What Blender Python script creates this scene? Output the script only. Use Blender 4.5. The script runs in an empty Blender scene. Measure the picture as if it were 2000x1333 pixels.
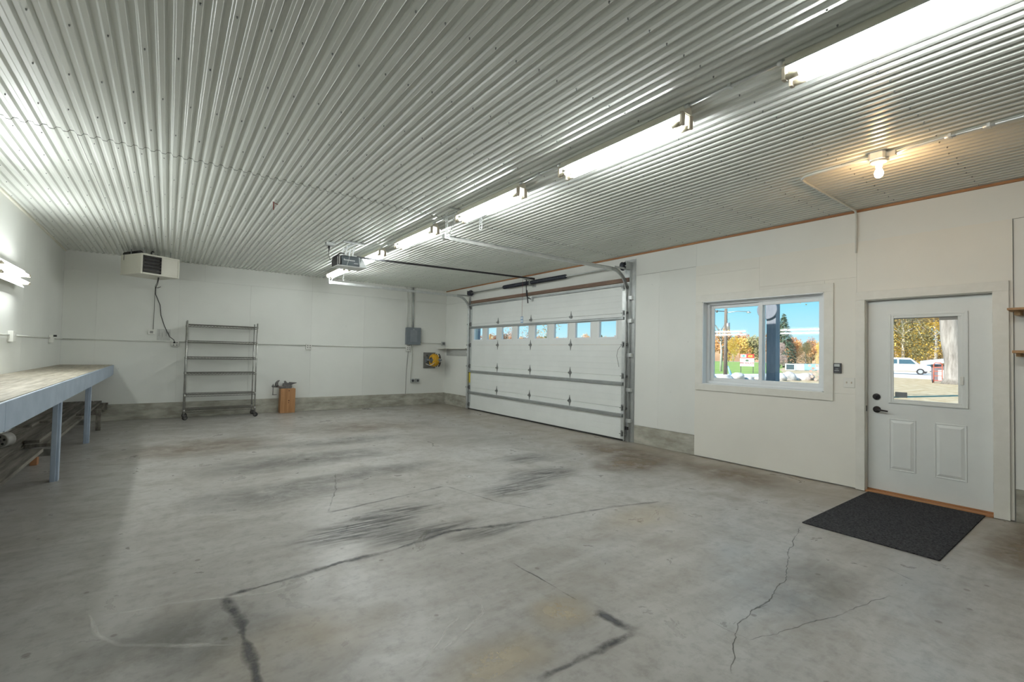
import bpy, bmesh, math, random
from mathutils import Vector, Matrix, noise
random.seed(7)
S = bpy.context.scene
C = S.collection
R = math.radians
PI = math.pi
# room: x across (left wall to garage-door wall), y depth, z up, metres
XL, XR, YB, YF, H = -1.52, 6.11, 11.30, -5.00, 3.077

# ------------------------------------------------------------------ camera
cam_d = bpy.data.cameras.new('camera'); cam = bpy.data.objects.new('camera', cam_d); C.objects.link(cam)
S.camera = cam
cam_d.sensor_fit = 'HORIZONTAL'; cam_d.sensor_width = 36.0; cam_d.lens = 905.4483 * 36 / 2000
cam_d.clip_start = 0.02; cam_d.clip_end = 2000
yaw, pitch, roll = 0.6380, 0.0274, 0.0214
fw = Vector((math.sin(yaw) * math.cos(pitch), math.cos(yaw) * math.cos(pitch), math.sin(pitch)))
rt = Vector((math.cos(yaw), -math.sin(yaw), 0)); up = rt.cross(fw)
r2 = rt * math.cos(roll) + up * math.sin(roll); u2 = -rt * math.sin(roll) + up * math.cos(roll)
m3 = Matrix((r2, u2, -fw)).transposed()
cam.matrix_world = Matrix.Translation((0, 0, 1.4007)) @ m3.to_4x4()

# ------------------------------------------------------------------ view, sky, sun
S.view_settings.view_transform = 'Standard'; S.view_settings.look = 'None'
S.view_settings.gamma = 1.0; S.view_settings.use_curve_mapping = False
S.view_settings.exposure = 0.0
TUBE_STRENGTH = 74.0
BULB_STRENGTH = 210.0
W = bpy.data.worlds.new('sky'); S.world = W; W.use_nodes = True
wn = W.node_tree; bg = wn.nodes['Background']; bg.inputs['Strength'].default_value = 1.12
tc = wn.nodes.new('ShaderNodeTexCoord'); sx = wn.nodes.new('ShaderNodeSeparateXYZ'); cr = wn.nodes.new('ShaderNodeValToRGB')
wn.links.new(tc.outputs['Generated'], sx.inputs[0]); wn.links.new(sx.outputs['Z'], cr.inputs[0]); wn.links.new(cr.outputs[0], bg.inputs[0])
e = cr.color_ramp.elements
e[0].position = 0.0; e[0].color = (0.78, 0.94, 0.98, 1)
e[1].position = 0.9; e[1].color = (0.10, 0.36, 0.80, 1)
k = e.new(0.05); k.color = (0.50, 0.87, 0.97, 1)
k = e.new(0.12); k.color = (0.23, 0.74, 0.95, 1)
sun_d = bpy.data.lights.new('sun', 'SUN'); sun_d.energy = 8.5; sun_d.angle = R(0.6); sun_d.color = (1, 0.93, 0.82)
sun = bpy.data.objects.new('sun', sun_d); C.objects.link(sun)
sun.rotation_euler = Vector((0.80, -0.25, -0.60)).to_track_quat('-Z', 'Y').to_euler()
sun.location = (0, 0, 40)

# ------------------------------------------------------------------ helpers
class MB:
    """collects shapes; build() links them as one mesh object"""
    def __init__(s): s.v = []; s.f = []; s.sm = []
    def add(s, vs, fs, smooth=False):
        o = len(s.v); s.v += [Vector(p) for p in vs]
        for f in fs: s.f.append([i + o for i in f]); s.sm.append(smooth)
        return s
    def box(s, x0, x1, y0, y1, z0, z1):
        return s.add([(x, y, z) for x in (x0, x1) for y in (y0, y1) for z in (z0, z1)],
                     [(0, 1, 3, 2), (4, 6, 7, 5), (0, 4, 5, 1), (2, 3, 7, 6), (0, 2, 6, 4), (1, 5, 7, 3)])
    def obox(s, c, size, rot):
        M = rot.to_matrix() if hasattr(rot, 'to_matrix') else rot
        a, b, d = [q / 2 for q in size]
        vs = [Vector(c) + M @ Vector((x, y, z)) for x in (-a, a) for y in (-b, b) for z in (-d, d)]
        return s.add(vs, [(0, 1, 3, 2), (4, 6, 7, 5), (0, 4, 5, 1), (2, 3, 7, 6), (0, 2, 6, 4), (1, 5, 7, 3)])
    def bar(s, p0, p1, w, h, upv=(0, 0, 1)):
        p0, p1 = Vector(p0), Vector(p1); t = (p1 - p0); L = t.length; t.normalize()
        u = Vector(upv); r = t.cross(u)
        if r.length < 1e-4: r = t.cross(Vector((1, 0, 0)))
        r.normalize(); u = r.cross(t)
        return s.obox((p0 + p1) / 2, (w, L, h), Matrix((r, t, u)).transposed())
    def cyl(s, p0, p1, r, n=12, r2=None, caps=True, smooth=True):
        p0, p1 = Vector(p0), Vector(p1); t = (p1 - p0).normalized()
        a = t.orthogonal().normalized(); b = t.cross(a); r2 = r if r2 is None else r2
        vs = []
        for p, q in ((p0, r), (p1, r2)):
            for i in range(n):
                g = 2 * PI * i / n; vs.append(p + (a * math.cos(g) + b * math.sin(g)) * q)
        s.add(vs, [(i, (i + 1) % n, n + (i + 1) % n, n + i) for i in range(n)], smooth)
        if caps:
            o = len(s.v) - 2 * n
            s.f.append([o + i for i in range(n)][::-1]); s.sm.append(False)
            s.f.append([o + n + i for i in range(n)]); s.sm.append(False)
        return s
    def tube(s, pts, r, n=6, radii=None):
        pts = [Vector(p) for p in pts]; m = len(pts); vs = []
        t0 = (pts[1] - pts[0]).normalized(); a = t0.orthogonal().normalized()
        for i, p in enumerate(pts):
            t = (pts[min(i + 1, m - 1)] - pts[max(i - 1, 0)])
            t = t.normalized() if t.length > 1e-9 else t0
            a = (a - t * a.dot(t)); a = a.normalized() if a.length > 1e-6 else t.orthogonal().normalized()
            b = t.cross(a); q = radii[i] if radii else r
            for j in range(n):
                g = 2 * PI * j / n; vs.append(p + (a * math.cos(g) + b * math.sin(g)) * q)
        fs = [(i * n + j, i * n + (j + 1) % n, (i + 1) * n + (j + 1) % n, (i + 1) * n + j) for i in range(m - 1) for j in range(n)]
        s.add(vs, fs, True); o = len(s.v) - m * n
        s.f.append([o + j for j in range(n)][::-1]); s.sm.append(False)
        s.f.append([o + (m - 1) * n + j for j in range(n)]); s.sm.append(False)
        return s
    def prism(s, poly, axis, a0, a1):
        """poly: 2-D outline in the plane of the other two axes (order x,y,z without axis)"""
        n = len(poly)
        def P(u, v, w): return {'x': (w, u, v), 'y': (u, w, v), 'z': (u, v, w)}[axis]
        vs = [P(u, v, a0) for u, v in poly] + [P(u, v, a1) for u, v in poly]
        fs = [(i, (i + 1) % n, n + (i + 1) % n, n + i) for i in range(n)] + [tuple(range(n))[::-1], tuple(range(n, 2 * n))]
        return s.add(vs, fs)
    def lathe(s, prof, origin, axis=(0, 0, 1), n=16, smooth=True):
        o = Vector(origin); t = Vector(axis).normalized(); a = t.orthogonal().normalized(); b = t.cross(a); m = len(prof)
        vs = [o + t * z + (a * math.cos(2 * PI * j / n) + b * math.sin(2 * PI * j / n)) * max(r, 1e-4) for r, z in prof for j in range(n)]
        fs = [(i * n + j, i * n + (j + 1) % n, (i + 1) * n + (j + 1) % n, (i + 1) * n + j) for i in range(m - 1) for j in range(n)]
        s.add(vs, fs, smooth); q = len(s.v) - m * n
        s.f.append([q + j for j in range(n)][::-1]); s.sm.append(False); s.f.append([q + (m - 1) * n + j for j in range(n)]); s.sm.append(False)
        return s
    def ring(s, ax, u0, u1, v0, v1, w, d0, d1):
        """rectangular frame of width w; ax = axis of its thickness d0..d1"""
        for (a0, a1, b0, b1) in ((u0, u0 + w, v0, v1), (u1 - w, u1, v0, v1), (u0 + w, u1 - w, v0, v0 + w), (u0 + w, u1 - w, v1 - w, v1)):
            if ax == 'x': s.box(d0, d1, a0, a1, b0, b1)
            elif ax == 'y': s.box(a0, a1, d0, d1, b0, b1)
            else: s.box(a0, a1, b0, b1, d0, d1)
        return s
    def mesh(s, name, off=Vector((0, 0, 0))):
        me = bpy.data.meshes.new(name); me.from_pydata([tuple(p - off) for p in s.v], [], s.f)
        me.polygons.foreach_set('use_smooth', s.sm)
        bm = bmesh.new(); bm.from_mesh(me); bmesh.ops.recalc_face_normals(bm, faces=bm.faces); bm.to_mesh(me); bm.free()
        return me
    def build(s, name, mat, parent=None, bevel=0.0, local=False):
        off = Vector((0, 0, 0))
        if parent is not None and not local:
            q = parent
            while q is not None: off += q.location; q = q.parent
        elif parent is None:
            lo = [min(p[i] for p in s.v) for i in range(3)]; hi = [max(p[i] for p in s.v) for i in range(3)]
            off = Vector(((lo[0] + hi[0]) / 2, (lo[1] + hi[1]) / 2, lo[2]))
        o = bpy.data.objects.new(name, s.mesh(name, off)); C.objects.link(o)
        if parent is not None: o.parent = parent
        else: o.location = off
        o.data.materials.append(M[mat] if isinstance(mat, str) else mat)
        if bevel:
            b = o.modifiers.new('bevel', 'BEVEL'); b.width = bevel; b.segments = 2; b.limit_method = 'ANGLE'; b.angle_limit = R(40)
        return o

def tag(o, label=None, cat=None, group=None, kind=None):
    if label: o['label'] = label
    if cat: o['category'] = cat
    if group: o['group'] = group
    if kind: o['kind'] = kind
    return o
def thing(name, loc, label, cat, group=None, rot=(0, 0, 0)):
    o = bpy.data.objects.new(name, None); C.objects.link(o); o.location = loc; o.rotation_euler = rot; o.empty_display_size = 0.1
    return tag(o, label, cat, group)
def struct(name, loc=(0, 0, 0)):
    o = bpy.data.objects.new(name, None); C.objects.link(o); o.location = loc; o['kind'] = 'structure'; o.empty_display_size = 0.1
    return o
def copy_tree(o, parent=None):
    c = o.copy(); C.objects.link(c); c.parent = parent
    for ch in list(o.children): copy_tree(ch, c)
    return c
def arc(c, r, a0, a1, n, plane='xz'):
    out = []
    for i in range(n + 1):
        a = a0 + (a1 - a0) * i / n; u, v = r * math.cos(a), r * math.sin(a)
        out.append({'xz': (c[0] + u, c[1], c[2] + v), 'xy': (c[0] + u, c[1] + v, c[2]), 'yz': (c[0], c[1] + u, c[2] + v)}[plane])
    return out

# ------------------------------------------------------------------ materials (all procedural)
M = {}
def newmat(name):
    m = bpy.data.materials.new(name); m.use_nodes = True; nt = m.node_tree
    return m, nt, nt.nodes['Principled BSDF']
def nd(nt, t, **kw):
    n = nt.nodes.new(t)
    for k_, v in kw.items(): setattr(n, k_, v)
    return n
def mat(name, c1, c2=None, rough=0.5, metal=0.0, spec=0.5, scale=(4, 4, 4), detail=5, lo=0.35, hi=0.65, bump=0.0, bscale=None, rvar=0.0, coord='Object', rand=0.0):
    m, nt, b = newmat(name); L = nt.links
    b.inputs['Roughness'].default_value = rough; b.inputs['Metallic'].default_value = metal; b.inputs['Specular IOR Level'].default_value = spec
    if c2 is None and not bump and not rand:
        b.inputs['Base Color'].default_value = (*c1, 1); M[name] = m; return m
    c2 = c2 or c1
    t = nd(nt, 'ShaderNodeTexCoord'); mp = nd(nt, 'ShaderNodeMapping'); mp.inputs['Scale'].default_value = scale
    L.new(t.outputs[coord], mp.inputs[0])
    n = nd(nt, 'ShaderNodeTexNoise'); n.inputs['Scale'].default_value = 1.0; n.inputs['Detail'].default_value = detail; n.inputs['Roughness'].default_value = 0.6
    L.new(mp.outputs[0], n.inputs['Vector'])
    r = nd(nt, 'ShaderNodeValToRGB'); r.color_ramp.elements[0].position = lo; r.color_ramp.elements[1].position = hi
    r.color_ramp.elements[0].color = (*c1, 1); r.color_ramp.elements[1].color = (*c2, 1)
    L.new(n.outputs['Fac'], r.inputs[0]); col = r.outputs[0]
    if rand:
        oi = nd(nt, 'ShaderNodeObjectInfo'); mr = nd(nt, 'ShaderNodeMapRange'); mr.inputs[3].default_value = 1 - rand; mr.inputs[4].default_value = 1 + rand
        L.new(oi.outputs['Random'], mr.inputs[0]); mx = nd(nt, 'ShaderNodeVectorMath', operation='SCALE')
        L.new(col, mx.inputs[0]); L.new(mr.outputs[0], mx.inputs['Scale']); col = mx.outputs[0]
    L.new(col, b.inputs['Base Color'])
    if rvar:
        mr = nd(nt, 'ShaderNodeMapRange'); mr.inputs[3].default_value = rough - rvar; mr.inputs[4].default_value = rough + rvar
        L.new(n.outputs['Fac'], mr.inputs[0]); L.new(mr.outputs[0], b.inputs['Roughness'])
    if bump:
        n2 = nd(nt, 'ShaderNodeTexNoise'); n2.inputs['Scale'].default_value = bscale or 40; n2.inputs['Detail'].default_value = 4
        L.new(mp.outputs[0] if bscale is None else t.outputs[coord], n2.inputs['Vector'])
        bp_ = nd(nt, 'ShaderNodeBump'); bp_.inputs['Strength'].default_value = bump; bp_.inputs['Distance'].default_value = 0.01
        L.new(n2.outputs['Fac'], bp_.inputs['Height']); L.new(bp_.outputs[0], b.inputs['Normal'])
    M[name] = m; return m
def emit(name, col, st):
    m = bpy.data.materials.new(name); m.use_nodes = True; nt = m.node_tree; nt.nodes.remove(nt.nodes['Principled BSDF'])
    e_ = nd(nt, 'ShaderNodeEmission'); e_.inputs[0].default_value = (*col, 1); e_.inputs[1].default_value = st
    nt.links.new(e_.outputs[0], nt.nodes['Material Output'].inputs[0]); M[name] = m
def glass(name, tint=(0.97, 0.985, 1.0)):
    m = bpy.data.materials.new(name); m.use_nodes = True; nt = m.node_tree; nt.nodes.remove(nt.nodes['Principled BSDF']); L = nt.links
    t = nd(nt, 'ShaderNodeBsdfTransparent'); t.inputs[0].default_value = (*tint, 1)
    g = nd(nt, 'ShaderNodeBsdfGlossy'); g.inputs['Roughness'].default_value = 0.0
    ge = nd(nt, 'ShaderNodeNewGeometry'); dt = nd(nt, 'ShaderNodeVectorMath', operation='DOT_PRODUCT'); L.new(ge.outputs['Normal'], dt.inputs[0]); L.new(ge.outputs['Incoming'], dt.inputs[1])
    ab = nd(nt, 'ShaderNodeMath', operation='ABSOLUTE'); L.new(dt.outputs['Value'], ab.inputs[0])
    om = nd(nt, 'ShaderNodeMath', operation='SUBTRACT'); om.inputs[0].default_value = 1.0; L.new(ab.outputs[0], om.inputs[1])
    pw = nd(nt, 'ShaderNodeMath', operation='POWER'); L.new(om.outputs[0], pw.inputs[0]); pw.inputs[1].default_value = 5.0
    f = nd(nt, 'ShaderNodeMath', operation='MULTIPLY_ADD'); L.new(pw.outputs[0], f.inputs[0]); f.inputs[1].default_value = 0.96; f.inputs[2].default_value = 0.04
    x = nd(nt, 'ShaderNodeMixShader'); L.new(f.outputs[0], x.inputs[0]); L.new(t.outputs[0], x.inputs[1]); L.new(g.outputs[0], x.inputs[2])
    L.new(x.outputs[0], nt.nodes['Material Output'].inputs[0]); M[name] = m

def wall_material(name, base, dirt):
    """painted plywood: faint mottling, scattered filled nail heads and scuffs"""
    m, nt, b = newmat(name); L = nt.links
    g = nd(nt, 'ShaderNodeNewGeometry')
    n1 = nd(nt, 'ShaderNodeTexNoise'); n1.inputs['Scale'].default_value = 1.1; n1.inputs['Detail'].default_value = 6; L.new(g.outputs['Position'], n1.inputs['Vector'])
    r1 = nd(nt, 'ShaderNodeValToRGB'); r1.color_ramp.elements[0].position = 0.3; r1.color_ramp.elements[1].position = 0.7
    r1.color_ramp.elements[0].color = (*[q * 0.93 for q in base], 1); r1.color_ramp.elements[1].color = (*base, 1)
    L.new(n1.outputs['Fac'], r1.inputs[0])
    v = nd(nt, 'ShaderNodeTexVoronoi'); v.inputs['Scale'].default_value = 4.6; L.new(g.outputs['Position'], v.inputs['Vector'])
    n2 = nd(nt, 'ShaderNodeTexNoise'); n2.inputs['Scale'].default_value = 34; n2.inputs['Detail'].default_value = 5; L.new(g.outputs['Position'], n2.inputs['Vector'])
    ma = nd(nt, 'ShaderNodeMath', operation='MULTIPLY_ADD'); ma.inputs[1].default_value = 0.16; L.new(n2.outputs['Fac'], ma.inputs[0]); L.new(v.outputs['Distance'], ma.inputs[2])
    mr = nd(nt, 'ShaderNodeMapRange'); mr.inputs[1].default_value = 0.075; mr.inputs[2].default_value = 0.115; mr.inputs[3].default_value = 0.5; mr.inputs[4].default_value = 0.0
    L.new(ma.outputs[0], mr.inputs[0])
    mx = nd(nt, 'ShaderNodeMix', data_type='RGBA'); L.new(mr.outputs[0], mx.inputs['Factor']); L.new(r1.outputs[0], mx.inputs[6]); mx.inputs[7].default_value = (*dirt, 1)
    oi = nd(nt, 'ShaderNodeObjectInfo'); mq = nd(nt, 'ShaderNodeMapRange'); mq.inputs[3].default_value = 0.97; mq.inputs[4].default_value = 1.02
    L.new(oi.outputs['Random'], mq.inputs[0]); sc = nd(nt, 'ShaderNodeVectorMath', operation='SCALE'); L.new(mx.outputs[2], sc.inputs[0]); L.new(mq.outputs[0], sc.inputs['Scale'])
    L.new(sc.outputs[0], b.inputs['Base Color']); b.inputs['Roughness'].default_value = 0.55; b.inputs['Specular IOR Level'].default_value = 0.3
    mp = nd(nt, 'ShaderNodeMapping'); mp.inputs['Scale'].default_value = (5, 5, 40); L.new(g.outputs['Position'], mp.inputs[0])
    n3 = nd(nt, 'ShaderNodeTexNoise'); n3.inputs['Scale'].default_value = 1.5; n3.inputs['Detail'].default_value = 4; L.new(mp.outputs[0], n3.inputs['Vector'])
    bp_ = nd(nt, 'ShaderNodeBump'); bp_.inputs['Strength'].default_value = 0.12; bp_.inputs['Distance'].default_value = 0.004; L.new(n3.outputs['Fac'], bp_.inputs['Height'])
    L.new(bp_.outputs[0], b.inputs['Normal']); M[name] = m
wall_material('wall_paint', (0.80, 0.81, 0.765), (0.36, 0.35, 0.31))
wall_material('wall_paint_warm', (0.81, 0.795, 0.725), (0.5, 0.48, 0.42))

# stains on the floor: polylines of (x, y) in metres, half width, strength, kind
FLOOR_MARKS = [
    ([(0.30, 3.07), (0.60, 3.09), (0.96, 3.137), (1.25, 3.13), (1.83, 3.22), (2.32, 3.07)], 0.030, 0.75, 'd'),
    ([(0.30, 3.07), (0.34, 2.78), (0.35, 2.21), (0.36, 1.9)], 0.026, 0.85, 'd'),
    ([(1.90, 2.51), (1.925, 1.91)], 0.006, 0.6, 'd'),
    ([(1.93, 1.79), (1.955, 1.53)], 0.030, 0.9, 'd'),
    ([(1.955, 1.53), (1.60, 1.54), (1.32, 1.546)], 0.024, 0.8, 'd'),
    ([(1.15, 4.15), (2.38, 4.33)], 0.022, 0.45, 'd'),
    ([(2.38, 4.33), (2.53, 3.64), (2.75, 3.2)], 0.010, 0.45, 'd'),
    ([(1.15, 4.15), (1.40, 4.8), (1.575, 5.44)], 0.008, 0.4, 'd'),
    ([(2.32, 3.07), (3.4, 2.9), (3.9, 2.75)], 0.02, 0.45, 'd'),
    ([(4.31, 1.69), (3.95, 1.60), (3.67, 1.52), (3.45, 1.44), (3.23, 1.353), (3.0, 1.32), (2.84, 1.286), (2.46, 1.269), (2.05, 1.08)], 0.005, 0.7, 'c'),
    ([(2.36, 1.40), (2.37, 1.158), (2.85, 1.03), (3.52, 0.89)], 0.004, 0.5, 'c'),
    ([(3.98, 1.06), (3.87, 0.84)], 0.004, 0.5, 'd'),
    ([(-0.29, 3.27), (-0.228, 3.01), (-0.14, 2.84), (0.33, 2.52)], 0.014, 0.35, 'l'),
    ([(1.487, 2.36), (1.46, 2.2), (1.42, 2.12), (1.19, 2.0), (0.88, 1.87)], 0.012, 0.35, 'l'),
    ([(1.30, 2.16), (1.185, 2.09), (0.95, 1.9)], 0.010, 0.35, 'l'),
    ([(-0.25, 3.2), (0.1, 3.13), (0.5, 2.98), (0.9, 3.02)], 0.012, 0.3, 'l'),
    ([(3.8, 3.9), (4.4, 3.6)], 0.006, 0.5, 'd'),
]
FLOOR_BLOBS = [  # centre, radii, strength, material
    (1.25, 3.62, 0.55, 0.26, 0.9, 'tyre_mark'), (1.65, 3.30, 0.50, 0.16, 0.8, 'tyre_mark'), (1.62, 3.85, 0.55, 0.2, 0.7, 'tyre_mark'),
    (3.55, 4.15, 0.6, 0.30, 0.7, 'tyre_mark'), (2.95, 3.85, 0.5, 0.25, 0.65, 'tyre_mark'), (3.9, 4.9, 0.5, 0.3, 0.55, 'tyre_mark'), (2.1, 3.05, 0.4, 0.12, 0.6, 'tyre_mark'),
    (4.95, 3.95, 0.75, 0.5, 0.8, 'stain_brown'), (5.35, 4.6, 0.6, 1.0, 0.65, 'stain_brown'), (5.5, 2.9, 0.5, 0.8, 0.6, 'stain_brown'), (5.3, 0.45, 0.85, 0.34, 0.8, 'stain_brown'),
    (1.78, 1.88, 0.22, 0.2, 0.6, 'stain_tan'), (1.25, 1.75, 0.35, 0.2, 0.55, 'stain_tan'), (0.6, 2.4, 0.5, 0.3, 0.35, 'stain_tan'), (3.4, 2.6, 0.6, 0.3, 0.35, 'stain_tan'),
    (1.45, 6.3, 1.3, 0.5, 0.55, 'stain_grey'), (0.4, 7.8, 1.2, 0.8, 0.5, 'stain_brown'), (3.0, 8.5, 1.4, 0.9, 0.4, 'stain_brown'), (2.2, 7.3, 1.2, 0.35, 0.45, 'stain_grey'),
    (0.1, 2.75, 0.45, 0.35, 0.5, 'stain_grey'), (1.0, 5.0, 1.0, 0.5, 0.45, 'stain_grey'), (2.0, 5.3, 0.9, 0.3, 0.45, 'stain_grey'), (3.2, 1.2, 0.6, 0.3, 0.3, 'stain_grey'),
]
def floor_material():
    m, nt, b = newmat('floor_concrete'); L = nt.links
    g = nd(nt, 'ShaderNodeNewGeometry'); P = g.outputs['Position']
    def noise_(scale, detail=5, rough=0.6, stretch=None, dist=0.0):
        n = nd(nt, 'ShaderNodeTexNoise'); n.inputs['Scale'].default_value = scale; n.inputs['Detail'].default_value = detail; n.inputs['Roughness'].default_value = rough; n.inputs['Distortion'].default_value = dist
        if stretch:
            mp = nd(nt, 'ShaderNodeMapping'); mp.inputs['Scale'].default_value = stretch; mp.inputs['Rotation'].default_value = (0, 0, 0.5); L.new(P, mp.inputs[0]); L.new(mp.outputs[0], n.inputs['Vector'])
        else: L.new(P, n.inputs['Vector'])
        return n
    def ramp(src, stops):
        r = nd(nt, 'ShaderNodeValToRGB'); els = r.color_ramp.elements
        els[0].position, els[0].color = stops[0][0], (*stops[0][1], 1); els[1].position, els[1].color = stops[-1][0], (*stops[-1][1], 1)
        for p, c in stops[1:-1]: q = els.new(p); q.color = (*c, 1)
        L.new(src, r.inputs[0]); return r.outputs[0]
    def mix(fac, a, bb, mode='MIX'):
        x = nd(nt, 'ShaderNodeMix', data_type='RGBA', blend_type=mode)
        if isinstance(fac, float): x.inputs['Factor'].default_value = fac
        else: L.new(fac, x.inputs['Factor'])
        for s_, i in ((a, 6), (bb, 7)):
            if isinstance(s_, tuple): x.inputs[i].default_value = (*s_, 1)
            else: L.new(s_, x.inputs[i])
        return x.outputs[2]
    def rng(src, a, b_, c, d):
        x = nd(nt, 'ShaderNodeMapRange'); x.clamp = True
        for i, q in enumerate((a, b_, c, d)): x.inputs[i + 1].default_value = q
        L.new(src, x.inputs[0]); return x.outputs[0]
    def mul(a, b_):
        x = nd(nt, 'ShaderNodeMath', operation='MULTIPLY'); L.new(a, x.inputs[0])
        if isinstance(b_, float): x.inputs[1].default_value = b_
        else: L.new(b_, x.inputs[1])
        return x.outputs[0]
    big = noise_(0.55, 4, 0.55, None, 0.6); streak = noise_(1.0, 6, 0.65, (1.2, 7.0, 1)); fine = noise_(14, 6, 0.7); mid = noise_(2.6, 6, 0.65, None, 0.8)
    base = ramp(big.outputs['Fac'], [(0.30, (0.275, 0.260, 0.235)), (0.5, (0.37, 0.355, 0.33)), (0.70, (0.425, 0.415, 0.395))])
    base = mix(rng(mid.outputs['Fac'], 0.46, 0.70, 0.0, 0.75), base, (0.265, 0.242, 0.208))
    base = mix(rng(streak.outputs['Fac'], 0.45, 0.75, 0.0, 0.5), base, (0.50, 0.49, 0.47))
    base = mix(rng(fine.outputs['Fac'], 0.48, 0.72, 0.0, 0.55), base, (0.19, 0.18, 0.16))
    # worn tan band along the garage-door wall
    sp = nd(nt, 'ShaderNodeSeparateXYZ'); L.new(P, sp.inputs[0])
    wob = nd(nt, 'ShaderNodeMath', operation='MULTIPLY_ADD'); wob.inputs[1].default_value = 1.6; L.new(mid.outputs['Fac'], wob.inputs[0]); L.new(sp.outputs['X'], wob.inputs[2])
    base = mix(mul(rng(wob.outputs[0], 5.3, 6.3, 0.0, 0.75), rng(streak.outputs['Fac'], 0.35, 0.65, 1.0, 0.5)), base, (0.30, 0.25, 0.185))
    # small dark spots
    vo = nd(nt, 'ShaderNodeTexVoronoi'); vo.inputs['Scale'].default_value = 4.2; L.new(P, vo.inputs['Vector'])
    va = nd(nt, 'ShaderNodeMath', operation='MULTIPLY_ADD'); va.inputs[1].default_value = 0.14; L.new(fine.outputs['Fac'], va.inputs[0]); L.new(vo.outputs['Distance'], va.inputs[2])
    base = mix(rng(va.outputs[0], 0.12, 0.15, 0.65, 0.0), base, (0.13, 0.11, 0.085))
    L.new(base, b.inputs['Base Color'])
    L.new(rng(mid.outputs['Fac'], 0.32, 0.68, 0.26, 0.45), b.inputs['Roughness']); b.inputs['Specular IOR Level'].default_value = 0.5
    bp_ = nd(nt, 'ShaderNodeBump'); bp_.inputs['Strength'].default_value = 0.12; bp_.inputs['Distance'].default_value = 0.004; L.new(fine.outputs['Fac'], bp_.inputs['Height']); L.new(bp_.outputs[0], b.inputs['Normal'])
    M['floor_concrete'] = m
floor_material()
def stain_material(name, colr, grain=None, rough=0.45, lo=0.34, hi=0.56, floor_=0.15, scale=3.3):
    """thin stain lying on the concrete: opacity = fade attribute x patchy noise"""
    m, nt, b = newmat(name); L = nt.links; g = nd(nt, 'ShaderNodeNewGeometry')
    b.inputs['Base Color'].default_value = (*colr, 1); b.inputs['Roughness'].default_value = rough
    n = nd(nt, 'ShaderNodeTexNoise'); n.inputs['Scale'].default_value = scale; n.inputs['Detail'].default_value = 8; n.inputs['Roughness'].default_value = 0.72
    if grain:
        mp = nd(nt, 'ShaderNodeMapping'); mp.inputs['Scale'].default_value = grain; mp.inputs['Rotation'].default_value = (0, 0, 0.5); L.new(g.outputs['Position'], mp.inputs[0]); L.new(mp.outputs[0], n.inputs['Vector']); n.inputs['Scale'].default_value = 1.0
    else: L.new(g.outputs['Position'], n.inputs['Vector'])
    r = nd(nt, 'ShaderNodeMapRange'); r.inputs[1].default_value = lo; r.inputs[2].default_value = hi; r.inputs[3].default_value = floor_; r.inputs[4].default_value = 1.0; L.new(n.outputs['Fac'], r.inputs[0])
    at = nd(nt, 'ShaderNodeAttribute'); at.attribute_name = 'fade'
    mu = nd(nt, 'ShaderNodeMath', operation='MULTIPLY'); L.new(at.outputs['Fac'], mu.inputs[0]); L.new(r.outputs[0], mu.inputs[1]); L.new(mu.outputs[0], b.inputs['Alpha'])
    M[name] = m
stain_material('joint_stain', (0.085, 0.085, 0.09), scale=6.0, lo=0.40, hi=0.60, floor_=0.22)
stain_material('crack_dark', (0.10, 0.088, 0.07), scale=9, floor_=0.5)
stain_material('scrape_pale', (0.86, 0.84, 0.78), scale=6)
stain_material('tyre_mark', (0.075, 0.075, 0.075), grain=(3.0, 30.0, 1), lo=0.42, hi=0.58, floor_=0.0)
stain_material('stain_brown', (0.27, 0.20, 0.13)); stain_material('stain_tan', (0.62, 0.52, 0.35)); stain_material('stain_grey', (0.17, 0.165, 0.15))
mat('ceiling_steel', (0.70, 0.72, 0.67), (0.75, 0.77, 0.72), rough=0.30, spec=0.6, scale=(1.5, 0.4, 1.5), rvar=0.06, rand=0.03)
mat('dark_void', (0.03, 0.03, 0.028))
mat('foundation', (0.27, 0.26, 0.21), (0.47, 0.46, 0.40), rough=0.85, scale=(3, 3, 9), bump=0.25, bscale=30, coord='Object')
mat('outer_siding', (0.55, 0.55, 0.53))
mat('trim_wood', (0.30, 0.13, 0.05), (0.44, 0.22, 0.09), rough=0.6, scale=(30, 2, 30))
mat('header_wood', (0.15, 0.095, 0.065), (0.24, 0.15, 0.105), rough=0.65, scale=(30, 2, 30))
mat('white_trim', (0.72, 0.71, 0.645), (0.78, 0.77, 0.71), rough=0.45, scale=(6, 6, 6), rand=0.02)
mat('vinyl', (0.80, 0.82, 0.82), rough=0.35)
mat('entry_door_paint', (0.73, 0.755, 0.735), (0.77, 0.795, 0.775), rough=0.38, scale=(3, 3, 3))
mat('garage_door_paint', (0.74, 0.765, 0.74), (0.78, 0.805, 0.78), rough=0.42, scale=(2, 2, 2), bump=0.06, bscale=90)
mat('strut_steel', (0.34, 0.36, 0.36), (0.42, 0.44, 0.44), rough=0.42, metal=0.7, scale=(6, 6, 6))
mat('galvanised', (0.45, 0.47, 0.47), (0.56, 0.58, 0.57), rough=0.38, metal=0.75, scale=(9, 9, 9), rvar=0.08)
mat('galvanised_bright', (0.62, 0.65, 0.64), (0.74, 0.76, 0.75), rough=0.34, metal=0.6, scale=(12, 12, 12))
mat('hinge_steel', (0.20, 0.21, 0.21), (0.36, 0.37, 0.36), rough=0.4, metal=0.8, scale=(30, 30, 30))
mat('chrome_wire', (0.42, 0.42, 0.40), (0.58, 0.58, 0.55), rough=0.3, metal=0.85, scale=(8, 8, 8))
mat('shelf_wire', (0.12, 0.115, 0.10), (0.24, 0.23, 0.21), rough=0.4, metal=0.8, scale=(8, 8, 8))
mat('black_rubber', (0.02, 0.02, 0.02), rough=0.6)
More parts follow.
